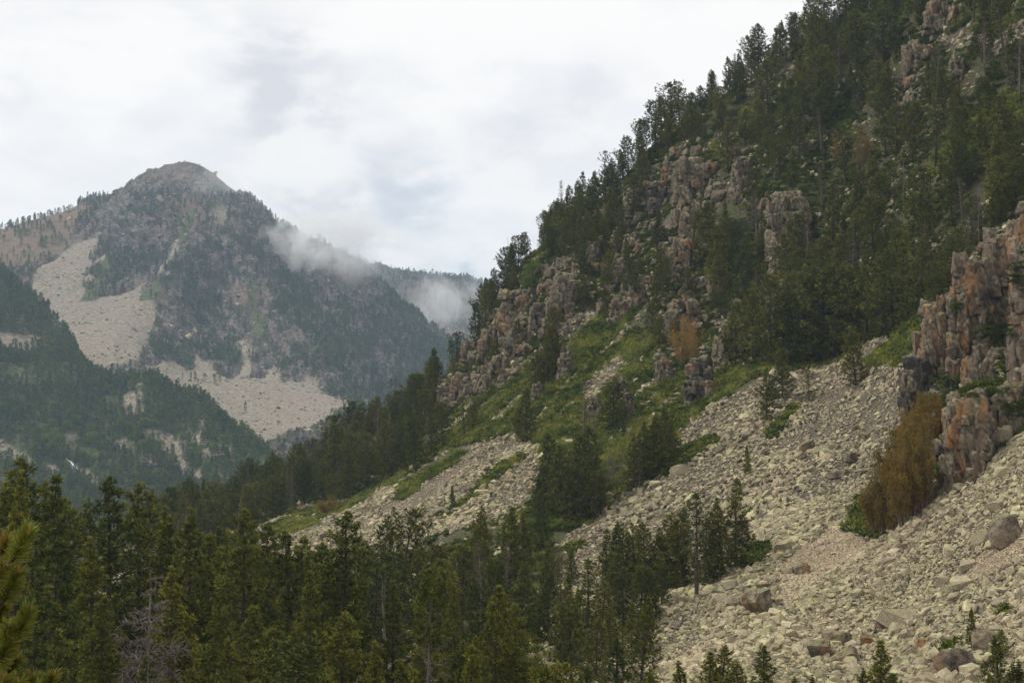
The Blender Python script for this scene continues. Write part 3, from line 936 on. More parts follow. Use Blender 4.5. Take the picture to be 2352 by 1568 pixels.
def mat_to(me, mat):
    me.materials.append(mat)
    return me


def pair(pr, m1, m2):
    return mat_to(pr[0], m1), mat_to(pr[1], m2)


# near pines carry separate needle tufts; those across the scree are lighter; far ones lighter still
NEAR = [pair(pine(100 + i, H=12, R=r, base=b, dens=d, tuft=0.27, k=10, width=0.20, gap=g, shape=s, broad=br, spacing=.58), M_BARK, M_PINE)
        for i, (r, b, d, g, s, br) in enumerate([(2.6, .05, 15, .20, .86, False), (2.9, .06, 14, .28, .78, False), (2.1, .05, 16, .18, .95, False),
                                                 (3.0, .10, 13, .32, .70, False), (2.4, .12, 14, .30, .8, False), (2.7, .05, 14, .26, .92, False)])]
MID = [pair(pine(200 + i, H=11, R=r, base=b, dens=d, tuft=0.40, k=8, width=0.26, gap=g, shape=s, broad=br, spacing=.62, lean=ln, tipamt=0.5), M_BARK, M_PINE)
       for i, (r, b, d, g, s, br, ln) in enumerate([(2.9, .05, 6.4, .15, .70, False, 0), (3.3, .06, 6.2, .2, .6, False, .02), (2.4, .04, 7, .12, .85, False, 0),
                                                    (3.3, .12, 6.0, .25, .5, True, -.04), (2.8, .16, 5.6, .25, .55, True, .05), (3.1, .03, 6.4, .2, .8, False, 0),
                                                    (2.2, .07, 6.0, .28, .7, False, 0), (3.6, .08, 5.8, .22, .5, True, -.03)])]
SPARSE = [pair(pine(240 + i, H=11, R=2.3, base=.22, dens=3.0, tuft=0.40, k=7, width=0.24, gap=.42, shape=.55, broad=True, spacing=.7, tipamt=.4), M_BARK, M_PINE)
          for i in range(3)]
DRY = [pair(pine(260 + i, H=9, R=1.7, base=.1, dens=3.0, tuft=0.30, k=6, width=0.14, gap=.3, shape=.7, spacing=.6), M_DEAD, M_DRY) for i in range(2)]
SAPL = [pair(pine(280 + i, H=5, R=.85, base=.03, dens=13, tuft=0.24, k=9, width=0.22, gap=.15, shape=.8, spacing=.34), M_BARK, M_PINE) for i in range(2)]
DEAD = [pair(dead_pine(300 + i, H=10, R=r, twig=tw * 2, spacing=sp, droop=dr, gap=g, thick=.75), M_DEAD, M_DEAD)
        for i, (r, tw, sp, dr, g) in enumerate([(1.7, 5, .5, .15, .3), (1.2, 3, .7, .1, .45), (2.2, 7, .42, .35, .2), (0.9, 2, .9, .1, .5)])]
LEAFY = [pair(broadleaf(400 + i), M_STEM, M_LEAF) for i in range(3)]
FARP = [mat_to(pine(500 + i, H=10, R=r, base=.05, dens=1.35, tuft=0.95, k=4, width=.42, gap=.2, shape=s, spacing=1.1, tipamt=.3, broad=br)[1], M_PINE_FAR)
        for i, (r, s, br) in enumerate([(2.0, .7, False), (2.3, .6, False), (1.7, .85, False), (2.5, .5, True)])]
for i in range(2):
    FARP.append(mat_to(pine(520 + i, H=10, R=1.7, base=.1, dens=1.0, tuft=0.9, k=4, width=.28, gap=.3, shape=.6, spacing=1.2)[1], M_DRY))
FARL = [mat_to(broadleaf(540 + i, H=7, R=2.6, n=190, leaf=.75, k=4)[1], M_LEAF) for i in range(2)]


def blob_shrub(seed, mat, R=0.7, n=60, leaf=.22, k=5, width=.5):
    rg = np.random.default_rng(seed)
    d = unit(rg.normal(0, 1, (n, 3)))
    d[:, 2] = np.abs(d[:, 2])
    C = d * (R * rg.uniform(.4, 1, n))[:, None] * np.array((1, 1, .55))
    return mat_to(tuft_mesh('shrub', C, d + np.array((0, 0, .6)), leaf * rg.uniform(.7, 1.2, n), rg, k, width, .7, rg.uniform(0, .6, n)), mat)


SHRUBS = [blob_shrub(600 + i, M_SHRUB) for i in range(4)]
GRASS = []
for i in range(4):
    rg = np.random.default_rng(640 + i)
    c = rg.normal(0, .22, (9, 3)) * np.array((1, 1, 0))
    GRASS.append(mat_to(tuft_mesh('grass', c, np.tile((0, 0, 1.6), (9, 1)) + 0 * c, .32 * rg.uniform(.6, 1.2, 9), rg, 7, .22, .55, rg.uniform(0, 1, 9)), M_GRASS))

# ------------------------------------------------------------------ stones
_m, _t, _pos, _hue, _val = mat_stone()
_c, _nm, _nf = stone_nodes(_t, _pos, _hue, _val)
finish(_t, _c, 0.92, _t.math('ADD', _nm, _t.math('MULTIPLY', _nf, 0.5)), 0.5, 0.12)
M_STONE = _m


def mat_rock(name, dark_amt, orange_amt, scale=1.0):
    """cliff rock: grey-brown, rust-orange stains, dark water streaks, all on the rock itself"""
    m, t = material(name)
    pos = t.n('ShaderNodeNewGeometry').outputs['Position']
    sv = t.n('ShaderNodeMapping', {0: pos, 'Scale': (1, 1, .9)}).outputs[0]
    nb = t.noise(sv, 0.28 * scale, 4, .55)
    so = t.n('ShaderNodeMapping', {0: pos, 'Location': (31, 7, 3), 'Scale': (1, 1, .3)}).outputs[0]
    no = t.noise(so, 0.66 * scale, 4, .6)
    nd = t.noise(t.n('ShaderNodeMapping', {0: sv, 'Location': (5, 47, 13)}).outputs[0], 0.42 * scale, 4, .62)
    nm = t.noise(sv, 2.2 * scale, 5, .65)
    nf = t.noise(pos, 8.0 * scale, 4, .65)
    c = t.mix(t.ramp(nm, .33, .67), (0.078, 0.065, 0.046), (0.285, 0.236, 0.160))
    c = t.mix(t.math('MULTIPLY', t.ramp(nb, .5, .68), .8), c, (0.22, 0.165, 0.115))
    c = t.mix(t.math('MULTIPLY', t.ramp(no, .60 - .16 * orange_amt, .74 - .14 * orange_amt), .85), c, (0.33, 0.158, 0.060))
    c = t.mix(t.math('MULTIPLY', t.ramp(nd, .62 - .18 * dark_amt, .74 - .16 * dark_amt), .85), c, (0.045, 0.040, 0.038))
    c = t.mix(1.0, c, t.mix(t.n('ShaderNodeObjectInfo').outputs['Random'], (.66, .66, .68), (1.2, 1.18, 1.14)), 'MULTIPLY')
    up = t.n('ShaderNodeSeparateXYZ', {0: t.n('ShaderNodeNewGeometry').outputs['Normal']}).outputs[2]
    lich = t.math('MULTIPLY', t.ramp(up, .35, .8), t.ramp(nm, .38, .58))
    c = t.mix(t.math('MULTIPLY', lich, .75), c, (0.235, 0.235, 0.125))
    c = t.mix(attr(t, 'crack'), c, (0.06, 0.05, 0.04))
    finish(t, c, .92, t.math('ADD', t.math('MULTIPLY', nm, 1.5), nf), .7, .18)
    return m


M_ROCK = mat_rock('cliff_rock', .5, .42)
M_ROCK_PALE = mat_rock('pale_rock', .2, .2)
M_ROCK_ORANGE = mat_rock('rust_stained_rock', .5, .82)
M_ROCK_DARK = mat_rock('dark_rock', 1.6, .3)


def hull_stone(seed, n=14, dims=(1, .8, .5)):
    rg = np.random.default_rng(seed)
    p = unit(rg.normal(0, 1, (n, 3)))
    p = np.sign(p) * np.abs(p) ** 0.6
    p = p / np.abs(p).max(0) * np.array(dims) * 0.5
    bm = bmesh.new()
    for q in p:
        bm.verts.new(q)
    r = bmesh.ops.convex_hull(bm, input=bm.verts)
    bmesh.ops.delete(bm, geom=[g for g in r['geom_interior'] if isinstance(g, bmesh.types.BMVert)], context='VERTS')
    me = bpy.data.meshes.new('stone')
    bm.to_mesh(me)
    bm.free()
    return me


STONES = [hull_stone(700 + i, 11 + i % 5, d) for i, d in enumerate(
    [(1, .8, .5), (1, .6, .35), (1, .9, .6), (1, .7, .28), (1, .55, .5), (1, .85, .4), (1, .75, .7), (1, .6, .25), (1, .95, .35), (1, .5, .4), (1, .8, .3), (1, .7, .55)])]
for s_ in STONES:
    s_.materials.append(M_STONE)


def rock_mass(name, seed, w, d, h, res=0.28, cell=(2.0, 2.0, 4.0), amp=0.55, taper=0.35, lean=(0, 0), power=3.2, small=.22):
    """closed mass of jointed rock standing on z=0 (sunk below), width w (x), depth d (y), height h"""
    nu = int(np.clip(2 * (w + d) / res, 28, 190))
    nv = int(np.clip(h * 1.3 / res, 14, 120))
    th = np.linspace(0, 2 * math.pi, nu, endpoint=False)
    c, s = np.cos(th), np.sin(th)
    sx = np.sign(c) * np.abs(c) ** (2 / power)
    sy = np.sign(s) * np.abs(s) ** (2 / power)
    V = []
    for k in range(nv + 1):
        q = k / nv
        ph = q * 1.0
        zc = -0.25 + 1.25 * min(1.0, ph / 0.8)
        ring = 1.0 - taper * max(0, zc)
        if ph > 0.8:
            r = (ph - 0.8) / 0.2
            ring *= math.cos(r * math.pi / 2) ** 0.8 if r < 1 else 0.0
            zz = h * (1 - 0.03 * (1 - r) ** 2) + 0.04 * h * math.sin(r * math.pi / 2)
        else:
            zz = h * zc * 0.97
        V.append(np.stack([sx * w / 2 * ring + lean[0] * zz, sy * d / 2 * ring + lean[1] * zz, np.full(nu, zz)], 1))
    V = np.array(V)
    flat = V.reshape(-1, 3)
    ctr = np.stack([lean[0] * flat[:, 2], lean[1] * flat[:, 2], np.minimum(flat[:, 2], h * .6)], 1)
    nrm = unit(flat - ctr)
    off = np.array((seed * 13.7, seed * 5.1, seed * 3.3))
    pw = flat + off + 0.35 * np.stack([fbm(flat / 1.5 + off + k * 9, 2, seed + k) for k in range(3)], 1)
    f1, c1 = facets(pw / np.array(cell), seed)
    f2, c2 = facets(pw / (np.array(cell) * 0.36), seed + 90)
    big = fbm((flat + off) / (0.45 * max(w, h)), 2, seed + 7)
    dd = amp * f1 - 0.35 * amp * c1 + small * f2 - 0.4 * small * c2 + 0.10 * min(w, h) * big
    flat = flat + nrm * dd[:, None]
    i = np.arange(nv)[:, None] * nu
    j = np.arange(nu)[None]
    jn = (j + 1) % nu
    F = np.stack([i + j, i + jn, i + nu + jn, i + nu + j], 2).reshape(-1, 4)
    return np_mesh(name, flat, F, {'crack': np.clip(.8 * c1 + .5 * c2, 0, 1) * .75})


def block_mesh(seed, mat):
    rg = np.random.default_rng(seed)
    p = np.array([(a, b, c) for a in (-.5, .5) for b in (-.5, .5) for c in (-.5, .5)], float)
    p = p * rg.uniform(.62, 1.0, p.shape) + rg.normal(0, .03, p.shape)
    e = rg.uniform(-.5, .5, (5, 3))
    ax = rg.integers(0, 3, 5)
    e[np.arange(5), ax] = np.sign(e[np.arange(5), ax]) * .56
    bm = bmesh.new()
    for q in np.concatenate([p, e]):
        bm.verts.new(q)
    r = bmesh.ops.convex_hull(bm, input=bm.verts)
    bmesh.ops.delete(bm, geom=[g for g in r['geom_interior'] if isinstance(g, bmesh.types.BMVert)], context='VERTS')
    bmesh.ops.triangulate(bm, faces=bm.faces)
    bmesh.ops.subdivide_edges(bm, edges=bm.edges, cuts=5, use_grid_fill=True)
    bm.verts.ensure_lookup_table()
    bm.normal_update()
    V = np.array([w_.co for w_ in bm.verts])
    N = np.array([w_.normal for w_ in bm.verts])
    bmesh.ops.triangulate(bm, faces=bm.faces)
    F = np.array([[w_.index for w_ in f.verts] for f in bm.faces])
    bm.free()
    q = V + seed * 3.7 + .018 * np.stack([fbm(V * 3 + k * 7, 2, seed + k) for k in range(3)], 1)
    f1, c1 = facets(q / np.array((.30, .30, .42)), seed)
    f2, c2 = facets(q / np.array((.12, .12, .17)), seed + 9)
    V = V + N * (.085 * f1 - .045 * c1 + .03 * f2 - .015 * c2)[:, None]
    me = np_mesh('rock_block', V, F, {'crack': np.clip(.75 * c1 + .4 * c2, 0, 1) * .8})
    return mat_to(me, mat)


BLOCKS = {m.name: [block_mesh(760 + i, m) for i in range(9)] for m in (M_ROCK, M_ROCK_PALE, M_ROCK_ORANGE, M_ROCK_DARK)}


def add_blocks(parent, w, d, h, seed, mat, taper=.35, cs=None, lean=(0, 0), limit=40, tall=1.3):
    """angular joint blocks bedded in the faces of a rock mass, each a part of it"""
    rg = np.random.default_rng(seed + 4000)
    cs = cs or max(w, .6 * h) / 3.4
    n = 0
    z = -.1 * h
    while z < h * 1.0 and n < limit:
        t = max(0, z / h)
        ww, dd = w * (1 - taper * t), d * (1 - taper * t)
        if t > .8:
            ww *= .72
            dd *= .72
        per = (ww + dd)
        m = max(2, int(per / cs * .95))
        for k in range(m):
            if n >= limit:
                break
            f = (k + rg.uniform(.1, .9)) / m                      # from the left flank over the front to the right flank
            a = math.pi * (1.08 + .84 * f)
            c, s = math.cos(a), math.sin(a)
            x = math.copysign(abs(c) ** .55, c) * ww / 2
            y = math.copysign(abs(s) ** .55, s) * dd / 2
            k_in = rg.uniform(.72, .98)
            bx, by, bz = cs * rg.uniform(.5, 1.5), cs * rg.uniform(.6, 1.2), cs * tall * rg.uniform(.5, 1.45)
            src = BLOCKS[mat.name if rg.random() < .72 else M_ROCK.name]
            o = bpy.data.objects.new('rock_block', src[int(rg.integers(len(src)))])
            COL.objects.link(o)
            o.parent = parent
            o.location = (x * k_in + lean[0] * z, y * k_in + lean[1] * z, z + bz * .3)
            o.rotation_euler = (rg.normal(0, .09), rg.normal(0, .12) + .10, math.atan2(-c, s) + rg.normal(0, .25))
            o.scale = (bx, by, bz)
            n += 1
        z += cs * tall * rg.uniform(.45, .62)


# ------------------------------------------------------------------ scattering of what nobody could count
def scatter(name, pts, rot, scl, idx, meshes, extra=None, **props):
    me = np_mesh_points(name, pts)
    for k, a, ty, fld in (('rot', rot, 'FLOAT_VECTOR', 'vector'), ('scl', scl, 'FLOAT_VECTOR', 'vector'), ('idx', idx, 'INT', 'value')):
        at = me.attributes.new(k, ty, 'POINT')
        at.data.foreach_set(fld, np.asarray(a, np.int32 if ty == 'INT' else np.float32).ravel())
    for k, a in (extra or {}).items():
        at = me.attributes.new(k, 'FLOAT', 'POINT')
        at.data.foreach_set('value', np.asarray(a, np.float32))
    src = bpy.data.collections.new(name + '_sources')
    for i, s in enumerate(meshes):
        src.objects.link(bpy.data.objects.new('%s_source_%03d' % (name, i), s))
    ng = bpy.data.node_groups.new(name, 'GeometryNodeTree')
    ng.interface.new_socket('Geometry', in_out='INPUT', socket_type='NodeSocketGeometry')
    ng.interface.new_socket('Geometry', in_out='OUTPUT', socket_type='NodeSocketGeometry')
    gi, go = ng.nodes.new('NodeGroupInput'), ng.nodes.new('NodeGroupOutput')
    ci = ng.nodes.new('GeometryNodeCollectionInfo')
    ci.inputs['Collection'].default_value = src
    ci.inputs['Separate Children'].default_value = True
    ci.inputs['Reset Children'].default_value = True
    ip = ng.nodes.new('GeometryNodeInstanceOnPoints')
    ip.inputs['Pick Instance'].default_value = True

    def na(nm, ty):
        nd = ng.nodes.new('GeometryNodeInputNamedAttribute')
        nd.data_type = ty
        nd.inputs['Name'].default_value = nm
        return nd.outputs['Attribute']
    L = ng.links.new
    L(gi.outputs[0], ip.inputs['Points'])
    L(ci.outputs[0], ip.inputs['Instance'])
    L(na('idx', 'INT'), ip.inputs['Instance Index'])
    e2r = ng.nodes.new('FunctionNodeEulerToRotation')
    L(na('rot', 'FLOAT_VECTOR'), e2r.inputs[0])
    L(e2r.outputs[0], ip.inputs['Rotation'])
    L(na('scl', 'FLOAT_VECTOR'), ip.inputs['Scale'])
    L(ip.outputs[0], go.inputs[0])
    o = link(name, me, None, **props)
    md = o.modifiers.new('scatter', 'NODES')
    md.node_group = ng
    return o


def np_mesh_points(name, pts):
    me = bpy.data.meshes.new(name)
    me.vertices.add(len(pts))
    me.vertices.foreach_set('co', np.asarray(pts, np.float32).ravel())
    me.update()
    return me


def slope_euler(n, spin, rg, jitter=0.25):
    """euler angles that lay a flat thing on ground of normal n, spun and jittered"""
    n = unit(n + rg.normal(0, jitter, n.shape))
    out = np.empty((len(n), 3))
    for i in range(len(n)):
        q = Vector((0, 0, 1)).rotation_difference(Vector(n[i])) @ Matrix.Rotation(spin[i], 3, 'Z').to_quaternion()
        out[i] = q.to_euler()
    return out

# ------------------------------------------------------------------ cliffs and crags
def rot_towards_camera(x, y):
    return math.atan2(-x, y)              # local -Y faces the camera when rotated by this about Z


def place_rock(name, me, x, y, z, label, cat, rz=0.0, rx=0.0, ry=0.0, group=None):
    o = link(name, me)
    o.location = (x, y, z)
    o.rotation_euler = (rx, ry, rz)
    o['label'] = label
    o['category'] = cat
    if group:
        o['group'] = group
    return o


LAND = []            # landmarks used to say where a thing stands: (u, v, phrase)


def crag(u0, v0, u1, v1, label, mat, seed, land=None, amp=.55, cell=(2.0, 2.0, 4.2), taper=.38, deep=.9, power=3.0, group=None, embed=.42, lean=0.0):
    uc = (u0 + u1) / 2
    b = hill.hit(uc, v1)[0]
    if np.isnan(b[0]):
        return None
    k = b[1] / FPX
    w, h = (u1 - u0) * k * 1.08, (v1 - v0) * k * 1.05
    d = max(w * deep, 2.0)
    me = mat_to(rock_mass('rock_outcrop', seed, w * .84, d * .84, h * .92, cell=cell, amp=min(amp, .16 * w), taper=taper, power=power, lean=(lean, .12),
                          res=max(.2, .0016 * b[1] * 1.0), small=min(.22, .07 * w)), mat)
    rz = rot_towards_camera(b[0], b[1])
    dx, dy = b[0] / math.hypot(b[0], b[1]), b[1] / math.hypot(b[0], b[1])
    o = place_rock('rock_outcrop', me, b[0] + dx * d * embed, b[1] + dy * d * embed, b[2] - .05 * h, label, 'rock outcrop', rz, group=group)
    add_blocks(o, w, d, h, seed, mat, taper, max(.8, max(w, .55 * h) / 3.3), (lean, .12), 30)
    if land:
        LAND.append((uc, (v0 + v1) / 2, land))
    return o


crag(1552, 350, 1626, 466, 'tall pale crag with orange right edge high among the skyline pines', M_ROCK_PALE, 11, 'the tall pale crag', taper=.3, cell=(2.6, 2.6, 6))
crag(1686, 350, 1730, 450, 'rounded brown crag with a pale streak right of the tall pale crag', M_ROCK, 12, 'the rounded brown crag', taper=.5)
crag(1490, 408, 1533, 480, 'dark stepped crag left of and below the tall pale crag', M_ROCK_DARK, 13)
crag(1520, 362, 1556, 420, 'narrow rust-streaked crag leaning on the left of the tall pale crag', M_ROCK_ORANGE, 14)
crag(1764, 440, 1858, 566, 'broad grey crag half hidden in the upper forest', M_ROCK_PALE, 15, 'the broad grey forest crag', cell=(2.2, 2.2, 3.5))
crag(1765, 545, 1814, 646, 'narrow pale pillar directly below the broad grey forest crag', M_ROCK_PALE, 16, taper=.55)
crag(2060, 200, 2114, 300, 'pale upright crag high in the right-hand forest', M_ROCK_PALE, 17, 'the pale upright crag', taper=.45)
crag(2076, 80, 2122, 180, 'slanting grey crag above the pale upright crag', M_ROCK, 18, taper=.4)
crag(2288, 248, 2346, 345, 'rust-marked crag beside the upper grass strip at the right', M_ROCK_ORANGE, 19, 'the rust-marked upper crag')
crag(2184, 118, 2218, 200, 'small grey crag with loose edges below the topmost rocks', M_ROCK, 20)
crag(1646, 745, 1698, 842, 'grey pointed outcrop at the upper edge of the grass slope', M_ROCK, 21, 'the grey pointed outcrop', taper=.55)
crag(1576, 838, 1644, 920, 'dark craggy outcrop in the grass just above the big scree', M_ROCK_DARK, 22, 'the dark outcrop above the scree', taper=.5)
crag(1508, 812, 1545, 875, 'rust-orange outcrop below the orange budding bush', M_ROCK_ORANGE, 23, taper=.5)
crag(1536, 684, 1608, 766, 'grey rock wall behind the orange budding bush', M_ROCK, 24)
crag(1252, 618, 1316, 752, 'large leaning grey slab in the middle of the crags', M_ROCK_PALE, 25, 'the large leaning slab', taper=.5, lean=.18, cell=(3, 3, 7))
crag(1148, 664, 1216, 760, 'wide grey and orange crag below the skyline trees', M_ROCK_ORANGE, 26, 'the wide orange-streaked crag')
crag(1216, 690, 1256, 760, 'dark recessed rock face between the wide crag and the slab', M_ROCK_DARK, 27)
crag(1004, 876, 1036, 942, 'orange crag at the lower left corner of the cliffs', M_ROCK_ORANGE, 28, 'the orange corner crag')
crag(1108, 832, 1150, 890, 'pale wedge of rock at the top of the grass slope', M_ROCK_PALE, 29, 'the pale wedge of rock', taper=.6, lean=.2)
crag(1036, 850, 1078, 915, 'broken grey crag right of the orange corner crag', M_ROCK, 30)
crag(1060, 782, 1098, 832, 'pale weathered crag just below the left ridge trees', M_ROCK_PALE, 31)
crag(1100, 762, 1150, 818, 'grey jointed crag under the wide orange-streaked crag', M_ROCK, 32)
crag(1160, 770, 1210, 822, 'low brown crag over the grass beside the dark pines', M_ROCK, 33)
crag(1535, 548, 1592, 640, 'pointed crag with rust-red face above the dense pines', M_ROCK_ORANGE, 34, 'the pointed red crag', taper=.6)
crag(1346, 556, 1380, 606, 'small pale crag below the left skyline trees', M_ROCK_PALE, 35)
crag(1410, 590, 1442, 648, 'slim pale pillar in the middle of the mixed rock and pine', M_ROCK_PALE, 36)
crag(1280, 812, 1320, 866, 'stack of pale rounded blocks beside the two dark pines', M_ROCK_PALE, 37, taper=.5)
crag(1220, 886, 1248, 920, 'small split rock standing in the grass slope', M_ROCK_PALE, 38, taper=.5)
crag(1424, 916, 1458, 962, 'dark squat rock right of the dark green conical pine', M_ROCK, 39, taper=.5)
crag(1354, 916, 1390, 958, 'pale sloping rock behind the brown dead pine', M_ROCK_PALE, 40, taper=.6, lean=-.2)
crag(1406, 862, 1440, 922, 'rust-faced rock beside the narrow scree strip', M_ROCK_ORANGE, 41, taper=.5)
crag(2126, 4, 2190, 66, 'grey rock band at the very top of the right-hand slope', M_ROCK, 42)
crag(1400, 690, 1440, 740, 'low pale rib of rock at the head of the grass slope', M_ROCK_PALE, 43)
crag(1440, 650, 1486, 706, 'jagged grey rib of rock below the mixed pines', M_ROCK, 44)
crag(1560, 470, 1604, 556, 'grey broken face directly below the tall pale crag', M_ROCK, 45)
crag(1626, 640, 1660, 690, 'small orange rock glimpsed in the forest left of centre', M_ROCK_ORANGE, 46)

# the big cliff: joined buttresses, each a part
cl = bpy.data.objects.new('cliff', None)
COL.objects.link(cl)
cl['label'] = 'big orange and grey cliff rising above the scree at the right edge'
cl['category'] = 'cliff'
LAND.append((2230, 820, 'the big orange cliff'))
cb = hill.hit(2200, 1090)[0]
cl.location = cb


def buttress(u0, v0, u1, v1, mat, seed, yoff=0.0, label=None, deep=.8, **kw):
    uc = (u0 + u1) / 2
    b = hill.hit(uc, v1)[0]
    if np.isnan(b[0]):
        b = hill.hit(uc, v1 + 25)[0]
    y = b[1] + yoff
    a, e0 = pix_ray(uc, v1)
    a, e1 = pix_ray(uc, v0)
    k = y / FPX
    w, h = (u1 - u0) * k * 1.05, (e1 - e0) * y * .97
    d = max(w * deep, 3.0)
    me = mat_to(rock_mass('buttress', seed, w * .9, d * .9, h * .97, res=.2, **kw), mat)
    o = link('buttress', me, None, cl)
    x = a * y
    o.location = (x + a * d * .42 - cb[0], y + d * .42 - cb[1], e0 * y - .04 * h - cb[2])
    o.rotation_euler = (0, 0, rot_towards_camera(x, y))
    add_blocks(o, w, d, h, seed, mat, kw.get('taper', .2), 1.2, (0, 0), 110, 1.7)
    if label:
        o['label'] = label
    return o


C1 = dict(cell=(1.5, 1.5, 4.2), amp=.5, taper=.16, power=4, small=.22)
buttress(2168, 905, 2275, 1108, M_ROCK_ORANGE, 51, label='lower orange-streaked buttress', **C1)
buttress(2240, 900, 2330, 1050, M_ROCK, 52, yoff=1.0, **C1)
buttress(2310, 890, 2400, 1000, M_ROCK, 53, yoff=1.5, **C1)
buttress(2076, 822, 2132, 952, M_ROCK_DARK, 54, yoff=1.5, label='black-stained corner face', cell=(1.6, 1.6, 5), amp=.3, taper=.08, power=5, small=.15)
buttress(2120, 690, 2200, 915, M_ROCK, 55, yoff=4, **C1)
buttress(2180, 600, 2275, 905, M_ROCK_ORANGE, 56, yoff=6, label='central buttress with a broad rust-orange face', **C1)
buttress(2250, 520, 2345, 900, M_ROCK, 57, yoff=7, **C1)
buttress(2320, 470, 2440, 890, M_ROCK_ORANGE, 58, yoff=7.5, label='upper orange buttress against the edge of the forest', **C1)
buttress(2100, 760, 2150, 880, M_ROCK, 59, yoff=5, **C1)
buttress(2200, 850, 2290, 930, M_ROCK, 60, yoff=3.5, cell=(1.4, 1.4, 2), amp=.5, taper=.4)

# ------------------------------------------------------------------ trees as things
def thing(name, label, cat, loc, rz=0.0, scale=1.0, group=None, tilt=(0, 0)):
    o = bpy.data.objects.new(name, None)
    o.empty_display_size = .3
    COL.objects.link(o)
    o.location = loc
    o.rotation_euler = (tilt[0], tilt[1], rz)
    o.scale = (scale,) * 3 if np.isscalar(scale) else scale
    o['label'] = label
    o['category'] = cat
    if group:
        o['group'] = group
    return o


PROTO = {}


def plant_parts(root, key, meshes, names):
    if key not in PROTO:
        PROTO[key] = [bpy.data.objects.new(n, m) for n, m in zip(names, meshes)]
    for p in PROTO[key]:
        c = p.copy()
        COL.objects.link(c)
        c.parent = root
        if 'branches' in p.name:
            c['kind'] = 'stuff'


ORD = ['nearest', 'second nearest', 'third nearest', 'fourth nearest', 'fifth nearest', 'sixth nearest', 'seventh nearest', 'eighth nearest',
       'ninth nearest', 'tenth nearest', 'eleventh nearest', 'twelfth nearest', 'thirteenth nearest', 'fourteenth nearest', 'fifteenth nearest'] + [q + ' nearest' for q in ('sixteenth', 'seventeenth', 'eighteenth', 'nineteenth', 'twentieth', 'twenty-first', 'twenty-second',
       'twenty-third', 'twenty-fourth', 'twenty-fifth', 'twenty-sixth', 'twenty-seventh', 'twenty-eighth', 'twenty-ninth', 'thirtieth')]
LAND += [(1960, 330, 'the bare yellow birches'), (1220, 625, 'the bright green birch'), (1575, 780, 'the orange budding bush'), (2080, 1080, 'the rust-brown thicket'),
         (1970, 830, 'the lone pine atop the scree'), (1718, 1062, 'the small pine alone on the scree'), (1592, 1260, 'the tall pine with bare trunk'), (1350, 940, 'the brown dead pine'),
         (338, 1330, 'the gnarled near dead tree'), (980, 1420, 'the half-dead near pine'), (1124, 1420, 'the bright pointed near pine'), (640, 1200, 'the small lower scree patch'),
         (822, 1075, 'the white snag'), (260, 1200, 'the tall near pine at the left'), (560, 1250, 'the broad near pine'),
         (1880, 60, 'the tall skyline pines'), (480, 1130, 'the lower end of the ridge'), (1480, 290, 'the bare skyline snags')]
TREES = []          # (u, v, px, world x, y, z, height, kind, tone word)


def add_tree(u, v, px, x, y, z, H, kind, fixed=None):
    TREES.append([u, v, px, x, y, z, H, kind, fixed])


def tree_base(u, vb, px, kind='mid', fixed=None):
    b = hill.hit(u, vb)[0]
    if not np.isnan(b[0]):
        add_tree(u, vb - px * .5, px, b[0], b[1], b[2], px * b[1] / FPX, kind, fixed)


def tree_top(u, vt, Y, kind='near', fixed=None):
    a, e = pix_ray(u, vt)
    x = float(a) * Y
    zg = float(hill.height(x, Y))
    H = float(e) * Y - zg
    if H > 1.0:
        add_tree(u, vt + H * FPX / Y * .4, H * FPX / Y, x, Y, zg, H, kind, fixed)


for u, v, y in [(70, 1040, 84), (34, 1069, 78), (112, 1082, 82), (148, 1105, 92), (170, 1134, 88), (321, 1100, 86), (371, 1154, 92), (396, 1176, 84), (434, 1158, 78),
                (600, 1190, 92), (663, 1222, 84), (690, 1202, 76), (105, 1172, 70), (50, 1105, 90), (200, 1160, 98), (12, 1100, 84), (225, 1220, 74),
                (629, 1425, 60), (548, 1450, 58), (456, 1438, 60), (857, 1462, 62), (488, 1215, 84), (520, 1200, 96), (745, 1235, 84), (820, 1240, 86), (720, 1300, 72),
                (1049, 1331, 96), (905, 1320, 82), (395, 1290, 70), (230, 1350, 62), (60, 1290, 62), (150, 1330, 66), (130, 1430, 54),
                (1650, 1465, 66), (1757, 1470, 66), (1617, 1482, 64), (1571, 1503, 64), (1819, 1540, 62), (1861, 1537, 62), (2024, 1454, 62), (1984, 1519, 60), (1700, 1505, 60),
                (2299, 1445, 64), (2318, 1505, 60), (2270, 1530, 58), (2345, 1500, 60), (2060, 1530, 60), (1500, 1530, 66), (1263, 1521, 72), (1352, 1512, 72), (1464, 1361, 92), (1413, 1450, 80),
                (1195, 1470, 66), (1090, 1500, 62), (1020, 1535, 58), (700, 1500, 56), (330, 1490, 56), (420, 1520, 54), (780, 1390, 68), (930, 1500, 60), (560, 1380, 66)]:
    tree_top(u, v, y)
tree_top(260, 1082, 80, 'near', 'tall dark pointed pine standing highest in the near forest at the left')
tree_top(560, 1158, 74, 'near', 'broad bushy pine in the middle of the near forest')
tree_top(786, 1164, 82, 'near', 'tall near pine in front of the lower scree strip')
tree_top(1124, 1334, 66, 'near', 'bright green pointed pine at the bottom of the near forest')
tree_top(978, 1297, 66, 'halfdead', 'half-dead near pine with green top and bare grey lower branches')
tree_top(338, 1270, 60, 'dead2', 'gnarled grey dead tree in the middle of the near forest')
